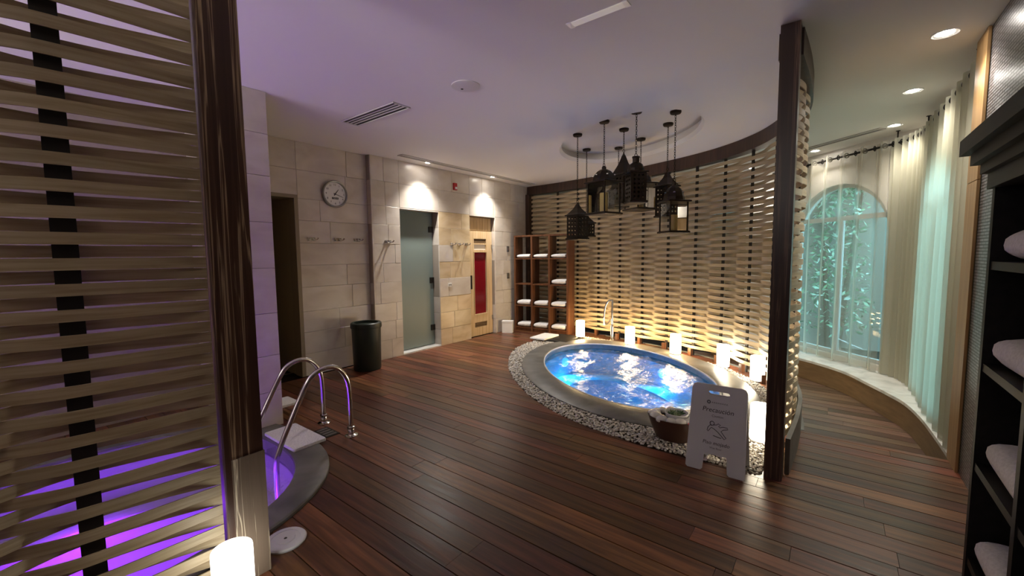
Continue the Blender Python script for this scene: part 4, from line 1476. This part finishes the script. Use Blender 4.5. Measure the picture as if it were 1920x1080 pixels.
lantern(-2.13, 4.49, 1.895, .265, 2.265, 2.45, L45 + .62, 'glass', 'dome', 'large glass paned lantern with domed studded roof, centre left of the cluster')
lantern(-2.493, 5.725, 2.10, .20, 2.36, 2.54, L45 + .3, 'pierced', 'pyramid', 'pierced lantern farthest back, behind the domed glass lantern')
lantern(-2.079, 4.925, 2.041, .20, 2.40, 2.68, L45 + .5, 'pierced', 'pyramid', 'dark pierced lantern with the highest pointed roof, at the cluster centre')
lantern(-1.72, 4.40, 1.985, .17, 2.31, 2.48, L45 + .1, 'pierced', 'neck', 'round shouldered pierced lantern with a chimney neck, right of centre')
lantern(-2.074, 5.472, 2.018, .29, 2.365, 2.56, L45 + .35, 'glass', 'dome', 'wide glass lantern behind the chimney necked lantern')
lantern(-1.597, 5.058, 1.87, .18, 2.235, 2.42, L45 + .45, 'pierced', 'pyramid', 'dark pointed lantern behind the low glass lantern at the right')
lantern(-1.402, 4.68, 1.662, .215, 2.005, 2.22, L45 + .18, 'glass', 'dome', 'glass lantern with domed roof, lowest at the right of the cluster')
for x, y, z, r, h, lb in ((-2.13, 4.49, 1.927, .045, .22, 'cream pillar candle inside the large domed glass lantern'), (-2.074, 5.472, 2.050, .045, .16, 'cream pillar candle inside the wide glass lantern at the back'), (-1.402, 4.68, 1.694, .042, .17, 'cream pillar candle inside the low glass lantern at the right')):
    t = thing('pillar_candle', (x, y, z), lb, 'candle', 'pillar candles in the lanterns')
    wax = MB().lathe([(r, 0), (r, h - .006), (r * .94, h), (r * .5, h - .008), (.004, h - .01)], 24).build('wax', 'candle_cream', t, 40)
    MB().lathe([(.002, h - .012), (.0015, h + .010)], 6).build('wick', 'ink', wax)

# ------------------------------------------------------------------ curtains
def curtain(name, path, u0, u1, z0, z1, folds, amp, mat, label, seg=10, nz=14, grom=True):
    t = thing(name, (0, 0, 0), label, 'curtain', 'curtains along the window wall')
    n_ = folds * seg
    vs, fs = [], []
    rr_ = random.Random(sum(map(ord, label)))
    ph_ = [rr_.uniform(-.35, .35) for _ in range(folds + 2)]
    for j in range(nz + 1):
        z = z0 + (z1 - z0) * j / nz
        for k in range(n_ + 1):
            u = u0 + (u1 - u0) * k / n_
            w = k / seg
            a = ph_[int(w)] * (1 - w % 1) + ph_[int(w) + 1] * (w % 1)
            zz = j / nz
            off = amp * math.sin(2 * PI * w + a * (1 - zz) * 2) * (1 - .12 * math.sin(3 * zz + w))
            off += amp * .25 * math.sin(4 * PI * w + 1.3 + 2 * (1 - zz)) * (1 - zz)
            x, y_, nx, ny = path.frame(u)
            vs.append((x + nx * off, y_ + ny * off, z))
    for j in range(nz):
        for k in range(n_):
            a = j * (n_ + 1) + k
            fs.append((a, a + 1, a + n_ + 2, a + n_ + 1))
    MB().add(vs, fs).build('cloth', mat, t, 80)
    if grom:
        for k in range(folds * 2):
            u = u0 + (u1 - u0) * (k + .5) / (folds * 2)
            x, y_, nx, ny = path.frame(u)
            off = 0
            ring = []
            tdir = Vector((ny, -nx, 0)); nd = Vector((nx, ny, 0))
            sgn = 1 if k % 2 else -1
            w = Vector((tdir.x, tdir.y, 0)) * .4 + nd * sgn
            w.normalize()
            c_ = Vector((x, y_, z1 - .055))
            # eyelet lies in the cloth between two folds, the rod passing through it
            e1 = (nd * 1.0 + tdir * .35 * sgn).normalized()
            for a in range(14):
                b_ = 2 * PI * a / 14
                ring.append(tuple(c_ + e1 * .027 * math.cos(b_) + Vector((0, 0, 1)) * .027 * math.sin(b_)))
            MB().tube(ring, .006, 6, True).build('eyelet', 'black_metal', t, 60)
    return t
CUR = Path([(-1.9, 8.72), (-1.2, 8.08), (-.44, 7.37), (.10, 6.86), (.52, 6.46), (.63, 6.28), (.685, 6.0), (.70, 5.4), (.71, 4.8), (.715, 4.18)])
def u_near(x, y):
    best = min(range(len(CUR.p)), key=lambda i: (CUR.p[i] - Vector((x, y))).length)
    return CUR.d[best]
uc = u_near(.55, 6.42)
ub = u_near(-.75, 7.66)
ue = u_near(.70, 5.75)
curtain('curtain', CUR, ub, uc - .16, .012, 2.72, 7, .042, 'sheer', 'sheer cream curtain in front of the arched window')
curtain('curtain', CUR, uc - .15, ue - .25, .012, 2.72, 6, .034, 'sheer_dense', 'bunched cream curtain folds at the bend of the rail')
curtain('curtain', CUR, ue - .24, CUR.L - .02, .012, 2.72, 9, .036, 'sheer_dense', 'pale turquoise sheer curtain panel beside the wood pillar')
t = thing('curtain_rod', (0, 0, 0), 'dark curtain rod under the ceiling carrying the sheer curtains', 'rod')
MB().tube([(f_[0], f_[1], 2.665) for f_ in CUR.frames(ub - .1, CUR.L, 60)], .013, 10).build('rod', 'black_metal', t, 60)
for u in (ub, uc - .08, ue - .2, CUR.L - .05):
    x, y_, nx, ny = CUR.frame(u)
    MB().lathe([(.02, ZC - .006), (.02, ZC - .001)], 12, x, y_).tube([(x, y_, 2.66), (x, y_, ZC - .004)], .007, 8).build('bracket', 'black_metal', t)

# ------------------------------------------------------------------ garden outside
struct(MB().prism([(1.0, 3), (16, 3), (16, 26), (-12, 26), (-12, 9.7), (-2.3, 9.7), (1.0, 6.6)], -.42, -.35).build('ground', 'grass_ground'))
def leaf_tree(loc, h, w, n_, label, sc):
    t = thing('garden_tree', loc, label, 'tree', 'garden plants outside the window')
    rr_ = random.Random(int(loc[0] * 100 + loc[1] * 7))
    mb = MB()
    for k in range(3):
        dx, dy = rr_.uniform(-.25, .25) * w, rr_.uniform(-.25, .25) * w
        mb.tube([(dx * .3, dy * .3, 0), (dx * .7, dy * .7, h * .4), (dx * 1.3, dy * 1.3, h * .85)], [.05, .035, .012], 7)
    mb.build('trunk', 'bark', t, 60)
    vs, fs = [], []
    for k in range(n_):
        z = h * (.12 + .88 * rr_.random())
        r = w * math.sqrt(rr_.random()) * (1.05 - .55 * (z / h)) * .6
        a = rr_.uniform(0, 6.283)
        p = Vector((r * math.cos(a), r * math.sin(a), z))
        L_ = sc * rr_.uniform(.6, 1.4)
        d = Vector((rr_.uniform(-1, 1), rr_.uniform(-1, 1), rr_.uniform(-.9, .5))).normalized()
        s_ = d.orthogonal().normalized()
        s_ = Matrix.Rotation(rr_.uniform(0, 6.28), 3, d) @ s_
        i = len(vs)
        vs += [p, p + d * L_ * .5 + s_ * L_ * .16, p + d * L_, p + d * L_ * .5 - s_ * L_ * .16]
        fs.append((i, i + 1, i + 2, i + 3))
    me = bpy.data.meshes.new('foliage'); me.from_pydata([tuple(q) for q in vs], [], fs); me.materials.append(M['foliage'])
    tag(link('foliage', me, t), kind='stuff')
    return t
leaf_tree((.02, 9.35, -.35), 3.3, 1.0, 1900, 'leafy garden tree straight behind the arched window', .10)
leaf_tree((1.40, 9.2, -.35), 2.6, 1.0, 1700, 'bushy garden tree at the right edge of the arched window', .10)
leaf_tree((-1.30, 10.4, -.35), 4.0, 1.2, 1700, 'tall garden tree at the left edge of the arched window', .12)
leaf_tree((3.6, 7.9, -.35), 3.2, 1.5, 1200, 'garden tree outside behind the turquoise curtain', .16)
leaf_tree((.6, 12.2, -.35), 4.6, 1.7, 2000, 'tall distant garden tree behind the nearer ones', .15)
leaf_tree((3.4, 5.2, -.35), 2.8, 1.4, 1000, 'garden tree outside the right hand window near the pillar', .15)
